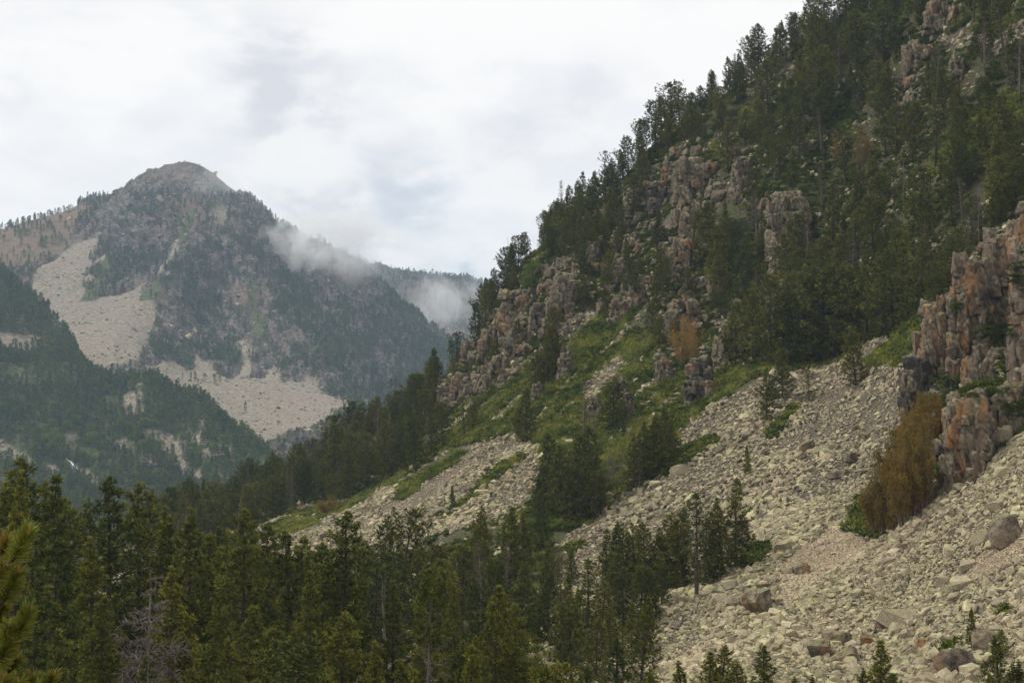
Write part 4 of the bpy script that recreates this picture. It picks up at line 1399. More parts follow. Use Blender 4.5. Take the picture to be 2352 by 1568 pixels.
for u, v, y in [(872, 1181, 150), (918, 1161, 155), (1107, 1232, 150), (1170, 1161, 152), (1097, 1157, 165), (1206, 1174, 158), (1243, 1130, 168), (1195, 1286, 132), (1195, 1365, 120),
                (1060, 1250, 140), (1010, 1245, 150), (1140, 1290, 128), (1030, 1285, 132), (960, 1260, 138), (1250, 1260, 140), (1300, 1400, 118), (1350, 1390, 120), (1250, 1340, 128),
                (1100, 1190, 160), (850, 1240, 140)]:
    tree_top(u, v, y, 'mid')
tree_top(1287, 1338, 115, 'sparse')
tree_top(1161, 1236, 145, 'dry')
tree_top(1290, 1225, 140, 'dead')
for u, vb, px, kd, fx in [
        (1718, 1097, 78, 'sapl', 'small green pine standing alone in the middle of the big scree'), (1600, 1382, 250, 'sparse', 'tall pine with long bare trunk at the lower edge of the scree'),
        (1689, 1310, 214, 'mid', 'bushy dark pine at the right of the scree-edge clump'), (1640, 1335, 155, 'mid', None), (1456, 1362, 160, 'mid', None), (1508, 1365, 155, 'mid', None), (1550, 1352, 190, 'mid', None),
        (1415, 1372, 165, 'mid', None), (1333, 1200, 206, 'mid', None), (1290, 1190, 172, 'mid', None), (1268, 1182, 190, 'mid', None), (1362, 1200, 120, 'sparse', None), (1515, 1092, 148, 'mid', None),
        (1480, 1112, 146, 'mid', None), (1500, 1100, 142, 'mid', None), (1245, 1120, 60, 'mid', None), (1408, 988, 126, 'mid', 'dark green conical pine on the meadow right of the brown dead pine'),
        (1342, 1005, 132, 'dry', 'brown dead pine in the middle of the grass slope'), (1364, 1014, 90, 'dead', None), (1210, 1014, 128, 'mid', 'dense dark pine alone on the lower grass slope'),
        (1267, 972, 26, 'sapl', 'tiny pine in the grass between the meadow pines'), (1258, 885, 140, 'mid', None), (1243, 884, 80, 'mid', None), (1280, 860, 110, 'mid', None), (1066, 1010, 100, 'sparse', None),
        (1018, 1034, 112, 'mid', None), (956, 1088, 142, 'mid', None), (930, 1085, 118, 'mid', None), (990, 1050, 100, 'mid', None), (900, 1100, 90, 'mid', None),
        (1966, 886, 140, 'mid', 'lone dark pine standing at the top of the scree'), (1797, 918, 118, 'mid', None), (1761, 968, 128, 'mid', None), (1858, 926, 84, 'sparse', None), (1775, 940, 70, 'mid', None),
        (1606, 995, 72, 'dead', 'grey broken snag at the left edge of the big scree'), (1040, 1176, 62, 'sapl', 'slim young pine on the lower scree strip'), (1128, 1150, 26, 'sapl', 'tiny pine on the lower scree beside the grass streak'),
        (2233, 1492, 102, 'sapl', 'slender young pine on the scree near the bottom right'), (2299, 1520, 80, 'sapl', None),
        (1410, 1118, 96, 'dead', None), (1432, 1120, 100, 'dead', None), (1450, 1112, 104, 'dead', None), (1395, 1106, 88, 'dead', None), (1470, 1125, 90, 'dead', None),
        (1690, 838, 150, 'mid', None), (1730, 835, 190, 'mid', None), (1770, 838, 210, 'mid', None), (1810, 838, 190, 'mid', None), (1850, 836, 230, 'mid', None), (1880, 832, 240, 'mid', None),
        (1915, 828, 225, 'mid', None), (1945, 818, 210, 'mid', None), (1985, 795, 200, 'mid', None), (2020, 775, 190, 'mid', None), (2050, 760, 200, 'mid', None), (2085, 738, 190, 'mid', None), (2110, 715, 180, 'mid', None),
        (820, 1125, 100, 'deadw', 'bleached white snag standing out among the lower ridge trees'), (775, 1130, 80, 'dead', None), (1044, 836, 108, 'dead', None), (1062, 800, 90, 'mid', None), (985, 850, 96, 'sparse', None), (1030, 820, 90, 'sparse', None),
        (846, 975, 66, 'mid', None), (870, 962, 50, 'sparse', None), (1505, 330, 76, 'dead', None), (1520, 318, 84, 'dead', None), (1490, 335, 70, 'sparse', None), (1455, 350, 76, 'sparse', None), (1475, 345, 80, 'dead', None), (1437, 362, 66, 'sparse', None),
        (1545, 306, 104, 'sparse', None), (1560, 300, 100, 'mid', None), (1535, 312, 90, 'dead', None), (1420, 378, 60, 'sparse', None), (1640, 200, 88, 'sparse', None), (1618, 220, 84, 'sparse', None), (1655, 195, 80, 'sparse', None), (1668, 200, 76, 'mid', None),
        (1600, 245, 78, 'sparse', None), (1250, 560, 88, 'mid', None), (1220, 580, 84, 'mid', None), (1238, 565, 90, 'sparse', None), (1135, 640, 84, 'mid', None), (1150, 620, 92, 'mid', None), (1168, 610, 84, 'mid', None), (1118, 660, 70, 'mid', None), (1285, 520, 76, 'mid', None), (1310, 500, 74, 'mid', None),
        (1345, 465, 70, 'mid', None), (1375, 440, 66, 'mid', None), (1098, 690, 50, 'dead', 'leaning dead tree poking out at the left end of the ridge'), (1715, 190, 100, 'mid', None), (1745, 170, 110, 'mid', None), (1775, 150, 90, 'mid', None), (1695, 200, 90, 'dead', None),
        (1800, 130, 100, 'mid', None), (1830, 105, 110, 'mid', None), (1790, 150, 90, 'dead', None), (2250, 560, 150, 'dead', None), (2225, 590, 110, 'dead', None), (2290, 520, 130, 'mid', None), (2200, 640, 120, 'mid', None), (2165, 680, 110, 'mid', None), (1960, 640, 150, 'dead', None),
        (1085, 720, 92, 'mid', None), (1076, 748, 92, 'mid', None), (1066, 772, 88, 'mid', None), (1092, 765, 84, 'mid', None), (1102, 735, 90, 'mid', None), (1112, 708, 88, 'mid', None), (1052, 795, 84, 'mid', None),
        (1036, 822, 84, 'mid', None), (1048, 842, 80, 'mid', None), (1018, 852, 88, 'mid', None), (1004, 876, 90, 'mid', None), (992, 900, 92, 'mid', None), (976, 918, 96, 'mid', None), (962, 934, 90, 'mid', None), (940, 952, 96, 'mid', None), (922, 966, 88, 'mid', None),
        (908, 985, 90, 'mid', None), (985, 960, 90, 'mid', None), (960, 990, 96, 'mid', None), (1310, 1152, 120, 'mid', None), (1352, 1172, 195, 'mid', None), (1262, 1156, 105, 'mid', None), (1238, 1176, 90, 'mid', None), (1380, 1192, 110, 'mid', None), (1318, 1200, 150, 'mid', None),
        (1456, 1122, 130, 'mid', None), (1540, 1078, 120, 'mid', None), (1526, 1062, 130, 'mid', None),
        (1330, 1500, 150, 'mid', None), (1380, 1480, 150, 'mid', None), (1430, 1460, 160, 'mid', None), (1470, 1440, 150, 'mid', None), (1350, 1440, 160, 'mid', None), (1400, 1520, 130, 'mid', None), (1450, 1510, 130, 'mid', None),
        (1300, 1540, 160, 'mid', None), (1300, 1460, 150, 'mid', None), (1260, 1480, 170, 'mid', None), (1420, 1420, 170, 'mid', None), (1500, 1430, 130, 'mid', None), (1480, 1490, 110, 'mid', None), (1520, 1400, 120, 'mid', None),
        (1370, 1560, 150, 'mid', None), (1430, 1556, 120, 'sparse', None), (2230, 575, 130, 'mid', None), (2262, 545, 140, 'dead', None), (2300, 500, 150, 'mid', None), (2340, 470, 150, 'mid', None), (2186, 645, 110, 'sparse', None), (2150, 700, 100, 'mid', None), (1440, 1356, 160, 'mid', None), (1482, 1368, 172, 'mid', None),
        (1530, 1360, 186, 'mid', None), (1572, 1352, 170, 'mid', None), (1620, 1345, 160, 'mid', None), (1662, 1325, 186, 'mid', None), (1704, 1300, 116, 'mid', None), (1392, 1362, 150, 'mid', None), (1236, 900, 90, 'mid', None), (1190, 1000, 70, 'mid', None),
        (1270, 870, 130, 'mid', None), (1430, 1000, 80, 'mid', None), (1086, 990, 80, 'mid', None), (1130, 690, 88, 'mid', None), (1146, 673, 90, 'mid', None), (1160, 655, 88, 'mid', None), (1176, 640, 84, 'mid', None), (1190, 625, 86, 'mid', None), (1206, 612, 80, 'mid', None), (1262, 562, 84, 'mid', None), (1276, 548, 86, 'mid', None),
        (1292, 536, 80, 'mid', None), (1180, 672, 70, 'mid', None), (1150, 705, 84, 'mid', None), (1125, 722, 80, 'mid', None), (1268, 594, 84, 'mid', None), (1290, 572, 84, 'mid', None), (1304, 556, 80, 'mid', None), (1330, 522, 80, 'mid', None), (1332, 492, 76, 'mid', None),
        (1362, 482, 76, 'mid', None), (1396, 432, 66, 'mid', None), (1424, 424, 62, 'mid', None), (1390, 464, 76, 'mid', None), (1352, 512, 80, 'mid', None), (1320, 560, 80, 'mid', None), (1372, 540, 70, 'mid', None), (1890, 400, 80, 'deadw', 'small white dead pine near the bare yellow birches'), (1722, 160, 70, 'dead', None), (2075, 480, 120, 'dead', None), (1805, 190, 110, 'dead', None)]:
    tree_base(u, vb, px, kd, fx)

# random fill of the woods, by ground zone
POLY_DENSE = [[(1680, 840), (1640, 700), (1600, 560), (1700, 500), (1640, 330), (1590, 240), (1680, 190), (1800, 110), (1880, 20), (2150, -120), (2420, -120), (2420, 470), (2240, 560), (2180, 640),
               (2130, 700), (2000, 785), (1900, 840)],
              [(340, 1215), (600, 1120), (820, 1015), (900, 930), (1020, 810), (1090, 700), (1120, 760), (1030, 850), (1000, 900), (1005, 1000), (930, 1085), (860, 1125), (760, 1165), (680, 1185), (600, 1210), (480, 1290), (340, 1290)]]
POLY_MED = [[(1080, 730), (1230, 560), (1400, 430), (1560, 250), (1640, 220), (1620, 340), (1500, 420), (1440, 560), (1320, 640), (1200, 660), (1120, 740)]]
POLY_SPARSE = [[(1020, 930), (1120, 760), (1330, 640), (1450, 560), (1620, 560), (1660, 700), (1680, 840), (1540, 860), (1450, 700), (1250, 800), (1130, 880)]]
POLY_LOW = [[(420, 1300), (750, 1240), (1000, 1300), (1240, 1260), (1400, 1300), (1540, 1400), (1480, 1480), (1300, 1640), (420, 1640)]]
KEEP_OUT = [(1552, 350, 1626, 466), (1686, 350, 1730, 450), (1764, 440, 1858, 566), (1770, 560, 1812, 640), (2060, 200, 2114, 300), (2076, 80, 2122, 180), (2288, 248, 2346, 345), (1252, 618, 1316, 752), (1148, 664, 1250, 760),
            (1536, 560, 1592, 640), (1920, 270, 2010, 400), (1190, 590, 1250, 660), (1490, 362, 1556, 480), (1648, 750, 1698, 842), (1530, 690, 1620, 840), (2140, 30, 2220, 200)]


def sample(T, n, rg, yr=None, ar=None):
    """points spread evenly over the ground"""
    a0, a1 = ar or (T.a[0], T.a[-1])
    y0, y1 = yr or (math.exp(T.l[0]), math.exp(T.l[-1]))
    y = np.sqrt(rg.uniform(y0 * y0, y1 * y1, n))
    a = rg.uniform(a0, a1, n)
    x = a * y
    return x, y, T.height(x, y)


def thin(x, y, dist, taken=()):
    """greedy spacing"""
    cell = {}
    keep = []

    def near(px, py, d):
        ci, cj = int(px // 8), int(py // 8)
        for i in (-1, 0, 1):
            for j in (-1, 0, 1):
                for qx, qy in cell.get((ci + i, cj + j), ()):
                    if (qx - px) ** 2 + (qy - py) ** 2 < d * d:
                        return True
        return False
    for px, py in taken:
        cell.setdefault((int(px // 8), int(py // 8)), []).append((px, py))
    for k in range(len(x)):
        if not near(x[k], y[k], dist[k]):
            keep.append(k)
            cell.setdefault((int(x[k] // 8), int(y[k] // 8)), []).append((x[k], y[k]))
    return np.array(keep, int)


rg = np.random.default_rng(21)
x, y, z = sample(hill, 40000, rg, (100, 345), (-0.37, 0.44))
u, v = to_pix(x, y, z)
d = np.zeros(len(x))
for polys, sp in ((POLY_SPARSE, 4.6), (POLY_MED, 3.6), (POLY_LOW, 4.4), (POLY_DENSE, 3.5)):
    for p in polys:
        d[in_poly(u, v, p)] = sp
ok = d > 0
PP = np.stack([x, y, z], 1)
in_rock = zone_mask(Z_ROCK, PP, 12, 5, 7.0) & (rg.random(len(PP)) < .15)
in_scree = in_rock | zone_mask(Z_SCREE, PP, 7, 8, 8.0) & ~in_poly(u, v, POLY_LOW[0])
ok &= ~in_scree
u2, v2 = u, v - 40
for a, b, c, e in KEEP_OUT:
    ok &= ~((u > a - 14) & (u < c + 14) & (v > b - 10) & (v < e + 26))
ok &= hill.visible(x, y, z, 9.0)
x, y, z, d, u, v = [q[ok] for q in (x, y, z, d, u, v)]
kp = thin(x, y, d, [(t[3], t[4]) for t in TREES])
for k in kp:
    low = in_poly(u[k:k + 1], v[k:k + 1], POLY_LOW[0])[0]
    sparse = in_poly(u[k:k + 1], v[k:k + 1], POLY_SPARSE[0])[0]
    r = rg.random()
    H = rg.uniform(6.5, 11.8) * (0.72 if sparse else 1) * (0.85 if low else 1)
    if rg.random() < .18:
        H *= .55
    left = u[k] < 900
    kind = 'dead' if r < (.09 if left else .055) else ('dry' if r < .15 else ('sparse' if r < .21 else 'mid'))
    if low:
        lim = np.interp(u[k], [420, 600, 700, 850, 1000, 1250, 1400, 1540], [1240, 1265, 1285, 1270, 1250, 1235, 1300, 1340])
        vt = to_pix(x[k:k + 1], y[k:k + 1], z[k:k + 1] + H)[1][0]
        if vt < lim:
            H -= (lim - vt) * y[k] / FPX
        if H < 2.2:
            continue
    px = H * FPX / y[k]
    add_tree(u[k], v[k] - px * .5, px, x[k], y[k], z[k], H, kind)
# under the near forest
x, y, z = sample(hill, 3000, rg, (44, 100), (-0.40, 0.03))
kp = thin(x, y, np.full(len(x), 3.9), [(t[3], t[4]) for t in TREES])
for k in kp:
    H = rg.uniform(4.5, 9.0)
    ut, vt = to_pix(x[k:k + 1], y[k:k + 1], z[k:k + 1] + H)
    lim = np.interp(ut[0], [0, 250, 450, 700, 850, 1000, 1250], [1240, 1280, 1290, 1310, 1360, 1450, 1520])
    if vt[0] < lim:
        H -= (lim - vt[0]) * y[k] / FPX
    if H < 2.5:
        continue
    px = H * FPX / y[k]
    vb = to_pix(x[k:k + 1], y[k:k + 1], z[k:k + 1])[1][0]
    vis = max(0.0, min(1568, vb) - (vb - px))
    if vis < 25:
        continue
    add_tree(ut[0], vb - px * .6, vis, x[k], y[k], z[k], H, 'near' if rg.random() < .9 else ('dry' if rg.random() < .5 else 'dead2s'))

DEAD_KINDS = ('dead', 'dead2', 'dead2s', 'deadw', 'dry')
TREES.sort(key=lambda t: (t[8] is None, -t[2]))
n_live = n_dead = 0
one, rest = [], []
for t in TREES:
    if t[7] in DEAD_KINDS:
        n_dead += 1
        (one if n_dead <= 120 else rest).append(t)
    else:
        n_live += 1
        (one if n_live <= 295 else rest).append(t)


def where_labels(items, uv, noun):
    """says for each item which landmark it is next to, on which side, and its order of nearness there"""
    g = {}
    for k, it in enumerate(items):
        u, v = uv(it)
        d = [(math.hypot(u - lu, (v - lv)), lu, lv, ph) for lu, lv, ph in LAND]
        dd, lu, lv, ph = min(d)
        du, dv = u - lu, v - lv
        if abs(du) > abs(dv):
            side = 'right of' if du > 0 else 'left of'
        else:
            side = 'below' if dv > 0 else 'above'
        g.setdefault((noun(it), side, ph), []).append((dd, k))
    out = {}
    for (nn, side, ph), lst in g.items():
        lst.sort()
        for r, (dd, k) in enumerate(lst):
            if len(lst) == 1:
                out[k] = ('%s %s %s' % (nn, side, ph), None)
            elif r < len(ORD):
                out[k] = ('%s, %s %s %s' % (nn, ORD[r], side, ph), None)
            else:
                out[k] = ('%s, among those farther %s %s' % (nn, side, ph), '%s %s %s' % (nn, side, ph))
    return out


def tree_noun(t):
    k, H = t[7], t[6]
    if k in ('dead', 'dead2', 'dead2s', 'deadw'):
        return 'bare grey dead pine'
    if k == 'dry':
        return 'brown dying pine'
    if k == 'sapl':
        return 'small young pine'
    if k == 'sparse':
        return 'thin open-crowned pine'
    return 'tall dark green pine' if H > 10.5 else ('dark green pine' if H > 6.5 else 'small dark green pine')


plain = [t for t in one if t[8] is None]
labs = where_labels(plain, lambda t: (t[0], t[1]), tree_noun)
labels = {id(t): labs[k] for k, t in enumerate(plain)}
rg = np.random.default_rng(33)


def tree_parts(t):
    k = t[7]
    if k == 'near':
        i = int(rg.integers(len(NEAR)))
        return ('near', i), NEAR[i], 12.0, ('trunk', 'crown')
    if k == 'mid':
        if t[4] < 105:
            i = int(rg.integers(len(NEAR)))
            return ('near', i), NEAR[i], 12.0, ('trunk', 'crown')
        i = int(rg.choice([0, 2, 5, 6])) if (1150 < t[0] < 1720 and t[1] > 820) else int(rg.integers(len(MID)))
        return ('mid', i), MID[i], 11.0, ('trunk', 'crown')
    if k == 'sparse':
        i = int(rg.integers(len(SPARSE)))
        return ('sparse', i), SPARSE[i], 11.0, ('trunk', 'crown')
    if k == 'sapl':
        i = int(rg.integers(len(SAPL)))
        return ('sapl', i), SAPL[i], 5.0, ('trunk', 'crown')
    if k == 'dry':
        i = int(rg.integers(len(DRY)))
        return ('dry', i), DRY[i], 9.0, ('trunk', 'crown')
    i = int(rg.choice([0, 2])) if k == 'dead2s' else int(rg.integers(len(DEAD)))
    return ('dead', i), DEAD[i], 10.0, ('trunk', 'branches')


for t in one:
    u, v, px, x, y, z, H, kind, fixed = t
    lab, grp = (fixed, None) if fixed else labels[id(t)]
    dead = kind in DEAD_KINDS
    name = 'dead_pine' if dead else 'pine_tree'
    rz = rg.uniform(0, 6.28)
    tilt = (rg.normal(0, .04), rg.normal(0, .04))
    wide = rg.uniform(.92, 1.2) if (kind == 'near' or (kind == 'mid' and 1200 < u < 1720 and v > 850)) else rg.uniform(.85, 1.15)
    if kind == 'near' and H < 7.5:
        wide = rg.uniform(1.15, 1.5)
    if kind == 'dead2':
        key, ms, h0, nm = ('gnarled',), pair(dead_pine(350, H=10, R=3.0, base=.1, twig=24, spacing=.38, droop=.28, gap=.2, thick=1.25), M_DEAD, M_DEAD), 10.0, ('trunk', 'branches')
    elif kind == 'halfdead':
        tr, br = dead_pine(351, H=10, R=2.0, base=.05, twig=8, spacing=.4, droop=.15, gap=.25, thick=1.2)
        top = pine(352, H=10, R=1.7, base=.62, dens=13, tuft=.25, k=10, width=.2, gap=.15, shape=.6, spacing=.36)[1]
        key, ms, h0, nm = ('halfdead',), (mat_to(tr, M_DEAD), mat_to(br, M_DEAD), mat_to(top, M_PINE)), 10.0, ('trunk', 'dead_branches', 'crown')
    else:
        key, ms, h0, nm = tree_parts(t)
    s = H / h0
    if kind in ('near', 'mid', 'sparse'):
        wide = np.clip(wide * (1 + .15 * (1 - s)), .7, 1.6)
    group = ('dead trees on the slope' if dead else ('pines of the near forest' if y < 105 else 'pines on the mountainside'))
    root = thing(name, lab, 'dead tree' if dead else 'pine', (x, y, z - .25), rz, (s * wide, s * wide, s), group, tilt)
    plant_parts(root, key, ms, nm)


def joined(meshes):
    bm = bmesh.new()
    mats = []
    for me in meshes:
        n0 = len(bm.faces)
        bm.from_mesh(me)
        if me.materials[0] not in mats:
            mats.append(me.materials[0])
        bm.faces.ensure_lookup_table()
        for f in bm.faces[n0:]:
            f.material_index = mats.index(me.materials[0])
    out = bpy.data.meshes.new('tree')
    bm.to_mesh(out)
    bm.free()
    for m in mats:
        out.materials.append(m)
    return out


if rest:
    srcs = [joined(p) for p in MID + SPARSE + DEAD[:2] + DRY]
    idx, sc_ = [], []
    for t in rest:
        if t[7] in ('dead', 'dry'):
            i = len(MID) + len(SPARSE) + int(rg.integers(4))
        elif t[7] == 'sparse':
            i = len(MID) + int(rg.integers(3))
        else:
            i = int(rg.integers(len(MID)))
        idx.append(i)
        s = t[6] / 10.8
        sc_.append((s, s, s))
    R_ = np.array([(0, 0, rg.uniform(0, 6.28)) for _ in rest])
    scatter('forest', np.array([t[3:6] for t in rest]) - np.array((0, 0, .25)), R_, np.array(sc_), idx, srcs, kind='stuff')
print('TREES one', len(one), 'rest', len(rest), 'live', n_live, 'dead', n_dead)

# ------------------------------------------------------------------ broadleaf trees and budding thickets
def leafy(T, u, v, px, label, group=None):
    b = T.hit(u, v)[0]
    if np.isnan(b[0]):
        return
    H = px * b[1] / FPX
    root = thing('broadleaf_tree', label, 'tree', (b[0], b[1], b[2] - .2), rg.uniform(0, 6.28), H / 7.0, group)
    i = int(rg.integers(len(LEAFY)))
    plant_parts(root, ('leafy', i), LEAFY[i], ('trunk', 'crown'))


leafy(hill, 1220, 668, 72, 'bright green young birch high on the ridge among dark pines')
leafy(hill, 737, 1075, 36, 'small fresh green tree at the top of the lower ridge forest')
VG = c3([(340, 800), (430, 815), (290, 830), (350, 850), (290, 890), (370, 905), (570, 830), (590, 890), (770, 790), (830, 820), (860, 850), (900, 930), (300, 950), (410, 965), (515, 990), (575, 1025),
         (430, 1045), (480, 990), (40, 680), (105, 710), (1225, 930), (1000, 1110), (1050, 1130), (860, 1130), (550, 880), (640, 910), (740, 720), (600, 1065), (520, 1140), (250, 860), (640, 1000), (700, 900)])
VS = [26, 28, 24, 22, 26, 28, 28, 30, 26, 28, 26, 26, 24, 22, 24, 26, 18, 18, 24, 22, 20, 26, 24, 26, 16, 20, 16, 18, 22, 18, 18, 18]
VO = sorted(range(len(VG)), key=lambda k: VG[k][0])
NUM = ['first', 'second', 'third', 'fourth', 'fifth', 'sixth', 'seventh', 'eighth', 'ninth', 'tenth', 'eleventh', 'twelfth', 'thirteenth', 'fourteenth', 'fifteenth', 'sixteenth', 'seventeenth', 'eighteenth',
       'nineteenth', 'twentieth']
up_ = [k for k in VO if VG[k][1] < 1035]
lo_ = [k for k in VO if VG[k][1] >= 1035]
for lst, ph in ((up_, 'upper'), (lo_, 'lower')):
    for r, k in enumerate(lst):
        leafy(mor, VG[k][0], VG[k][1], VS[k] * 1.3, 'fresh green round tree, %s from the left in the %s valley clearing' % (NUM[r], ph), 'fresh green trees in the valley')


def thicket(name, u, vb, px, wpx, seed, mat, label, cat, stems=18, twigs=2600, size=.22):
    b = hill.hit(u, vb)[0]
    H, R = px * b[1] / FPX, wpx * b[1] / FPX / 2
    st, tw = bud_shrub(seed, H, R, stems, twigs, size)
    root = thing(name, label, cat, (b[0], b[1], b[2] - .2))
    link('stems', mat_to(st, M_STEM), None, root)
    link('twigs', mat_to(tw, mat), None, root)
    return root


# the rust-brown thicket in the gully below the cliff: several leaning clumps growing up the gully
for u, vb, px, w, sd, lab in [(2040, 1222, 165, 120, 1, 'lowest and reddest clump of the rust-brown thicket under the cliff'), (2082, 1205, 240, 130, 2, 'tall middle clump of the rust-brown thicket'),
                              (2125, 1168, 215, 115, 3, 'right-hand clump of the rust-brown thicket against the cliff foot'), (2060, 1160, 190, 115, 4, 'left-hand clump of the rust-brown thicket on the scree edge'),
                              (2102, 1095, 180, 112, 5, 'upper clump of the rust-brown thicket below the black corner face'), (2022, 1226, 135, 96, 7, 'leftmost low clump of the rust-brown thicket at the gravel chute'), (2062, 1214, 205, 120, 8, 'left middle clump of the rust-brown thicket, tall and rounded'),
                              (2138, 1040, 150, 80, 6, 'topmost clump of the rust-brown thicket squeezed against the cliff')]:
    thicket('budding_thicket', u, vb, px, w, 800 + sd, M_BUD, lab, 'thicket', 24, 7500, .26)
thicket('budding_bush', 1578, 840, 130, 92, 810, M_BUDY, 'orange budding bush in front of the grey rock wall', 'bush', 18, 2600, .34)
thicket('budding_bush', 1545, 800, 90, 44, 811, M_BUD, 'reddish bush at the left of the orange budding bush', 'bush', 10, 900, .3)
thicket('budding_bush', 1935, 372, 95, 52, 812, M_BUDY, 'left bare yellow birch in the upper forest', 'birch', 10, 900, .36)
thicket('budding_bush', 1975, 400, 130, 56, 813, M_BUDY, 'right bare yellow birch in the upper forest, orange lower down', 'birch', 12, 1300, .36)
thicket('budding_bush', 760, 1180, 46, 60, 814, M_BUD, 'brown low bush at the foot of the lower ridge forest', 'bush', 10, 900, .4)
thicket('budding_bush', 2010, 1205, 60, 50, 815, M_SHRUB, 'green leafy bush at the left foot of the rust-brown thicket', 'bush', 8, 600, .3)
thicket('budding_bush', 846, 960, 34, 30, 816, M_BUD, 'reddish bush beside the small pale scree patch on the ridge', 'bush', 6, 400, .4)

# ------------------------------------------------------------------ boulders
BOULD = []          # (u, v, w px, h px, mesh seed, material, hue, val, label)
BIG = [(1855, 1040, 36, 34, M_ROCK, 'grey boulder with orange base in the upper middle of the scree'), (1957, 1062, 40, 26, M_ROCK, 'dark angular boulder in the upper scree'),
       (1922, 1098, 46, 20, M_ROCK, 'low dark slab just below the dark angular boulder'), (1745, 1412, 68, 62, M_ROCK, 'large tan block with black-stained top at the lower left of the scree'),
       (1844, 1320, 34, 30, M_ROCK_ORANGE, 'rust-brown boulder on the pinkish gravel chute'), (2314, 1252, 70, 72, M_ROCK, 'big dark boulder with rust-orange and yellow faces at the right edge'),
       (2256, 1254, 42, 40, M_STONE, 'yellow-green block left of the big dark boulder'), (2182, 1282, 26, 34, M_STONE, 'white pointed wedge of stone on the right-hand scree'),
       (2064, 1438, 90, 46, M_STONE, 'very large pale slab with orange left end in the lower scree'), (2024, 1450, 30, 44, M_ROCK_ORANGE, 'orange upright block at the left end of the very large slab'),
       (1925, 1480, 60, 34, M_ROCK, 'dark flat block topmost of the dark pile at the bottom'), (1884, 1510, 50, 44, M_ROCK, 'pinkish dark block at the left of the dark pile'),
       (1936, 1520, 72, 36, M_ROCK, 'long dark block lying lowest in the dark pile'), (1992, 1482, 28, 30, M_ROCK_ORANGE, 'brown upright block right of the dark pile'),
       (2114, 1490, 30, 26, M_ROCK_ORANGE, 'small rust-orange block below the very large slab'), (2196, 1548, 84, 60, M_ROCK, 'huge leaning grey slab at the bottom right'),
       (2266, 1492, 58, 52, M_ROCK_PALE, 'big pinkish grey block beside the slender young pine'), (1775, 1216, 34, 18, M_STONE, 'flat pale boulder right of the scree-edge pines'),
       (1803, 1270, 46, 30, M_STONE, 'large pale green boulder beside the dark junipers'), (2214, 1352, 52, 30, M_STONE, 'broad pale slab in the right-hand scree'), (2168, 1345, 34, 26, M_STONE, 'squarish pale boulder left of the broad pale slab'),
       (2228, 1306, 44, 18, M_STONE, 'long flat yellowish slab below the yellow-green block'), (2294, 1170, 44, 22, M_STONE, 'pale flat slab high in the right-hand scree'), (2210, 1128, 36, 20, M_ROCK, 'dark low boulder at the foot of the cliff'),
       (2300, 1098, 34, 28, M_STONE, 'light green lichened slab at the right below the cliff'), (2017, 1346, 14, 14, M_STONE, 'small white stone in the middle of the lower scree'), (2035, 1318, 12, 10, M_STONE, 'tiny bright white stone above the other white one'),
       (2164, 1402, 14, 18, M_STONE, 'small upright white stone in the right-hand scree'), (2312, 1020, 44, 46, M_STONE, 'pale yellow square slab leaning on the cliff foot at the right'), (1680, 1360, 40, 30, M_STONE, 'pale boulder under the scree-edge pines'),
       (1655, 1390, 36, 28, M_STONE, 'grey-green boulder at the lower left margin of the scree'), (1530, 1062, 22, 24, M_STONE, 'upright pale stone beside the juniper patch'), (1560, 1092, 40, 26, M_STONE, 'broad pale boulder at the foot of the juniper patch'),
       (1505, 1120, 30, 18, M_STONE, 'rounded pale boulder at the edge of the pine clump'), (1420, 1250, 40, 22, M_STONE, 'light flat boulder among the lower left scree pines'), (1290, 1290, 30, 24, M_STONE, 'grey boulder beside the lower left juniper'),
       (1108, 1140, 36, 18, M_STONE, 'large pale block on the lower scree strip beside the green streak'), (1010, 1185, 40, 14, M_ROCK, 'long dark ledge of blocks in the lower scree strip'), (1990, 1010, 30, 22, M_ROCK, 'brown boulder at the top right of the scree')]
rgb = np.random.default_rng(55)
for i, (u, v, w, h, mt, lab) in enumerate(BIG):
    b = hill.hit(u, v)[0]
    if np.isnan(b[0]):
        continue
    k = b[1] / FPX
    W, Hh = w * k, h * k
    me = mat_to(hull_stone(900 + i, 20, (W * 1.1, W * .8, Hh * 1.15)), mt)
    o = place_rock('boulder', me, b[0], b[1] + .2 * W, b[2] + .38 * Hh, lab, 'boulder', rot_towards_camera(b[0], b[1]) + rgb.uniform(-.5, .5), rgb.uniform(-.12, .12), rgb.uniform(-.28, .02))
    white = 'white' in lab
    o['hue'] = .25 if white else float(rgb.uniform(0, .3))
    o['val'] = 1.6 if white else float(rgb.uniform(.45, .8))

# large stones of the scree, each an object
x, y, z = sample(hill, 60000, rgb, (88, 235), (-0.16, 0.40))
PP = np.stack([x, y, z], 1)
ok = zone_mask(Z_SCREE, PP, 7, 8, 8.0) & ~zone_mask(Z_GREEN, PP, 7, 21, 6.0) & ~zone_mask(Z_ROCK, PP, 12, 5, 7.0)
u, v = to_pix(x, y, z)
ok &= (u > 600) & (u < 2352) & (v < 1568) & hill.visible(x, y, z, .3) & ~((u < 1500) & (v > 1230))
for q in BIG:
    ok &= np.hypot(u - q[0], v - q[1]) > .6 * q[2]
x, y, z, u, v = [q[ok] for q in (x, y, z, u, v)]
size = np.clip(np.exp(rgb.normal(math.log(.95), .28, len(x))), .7, 2.0)
kp = thin(x, y, size * 2.3 + .004 * y)
kp = kp[np.argsort(-(size / y)[kp])][:260]
items = []
for k in kp:
    hue = float(np.clip(rgb.beta(1.2, 3.0), 0, 1))
    val = float(np.clip(rgb.normal(.5, .22), 0, 1))
    si = int(rgb.integers(len(STONES)))
    items.append((u[k], v[k], x[k], y[k], z[k], size[k], hue, val, si))
flat_ids = {1, 3, 7, 8, 10}


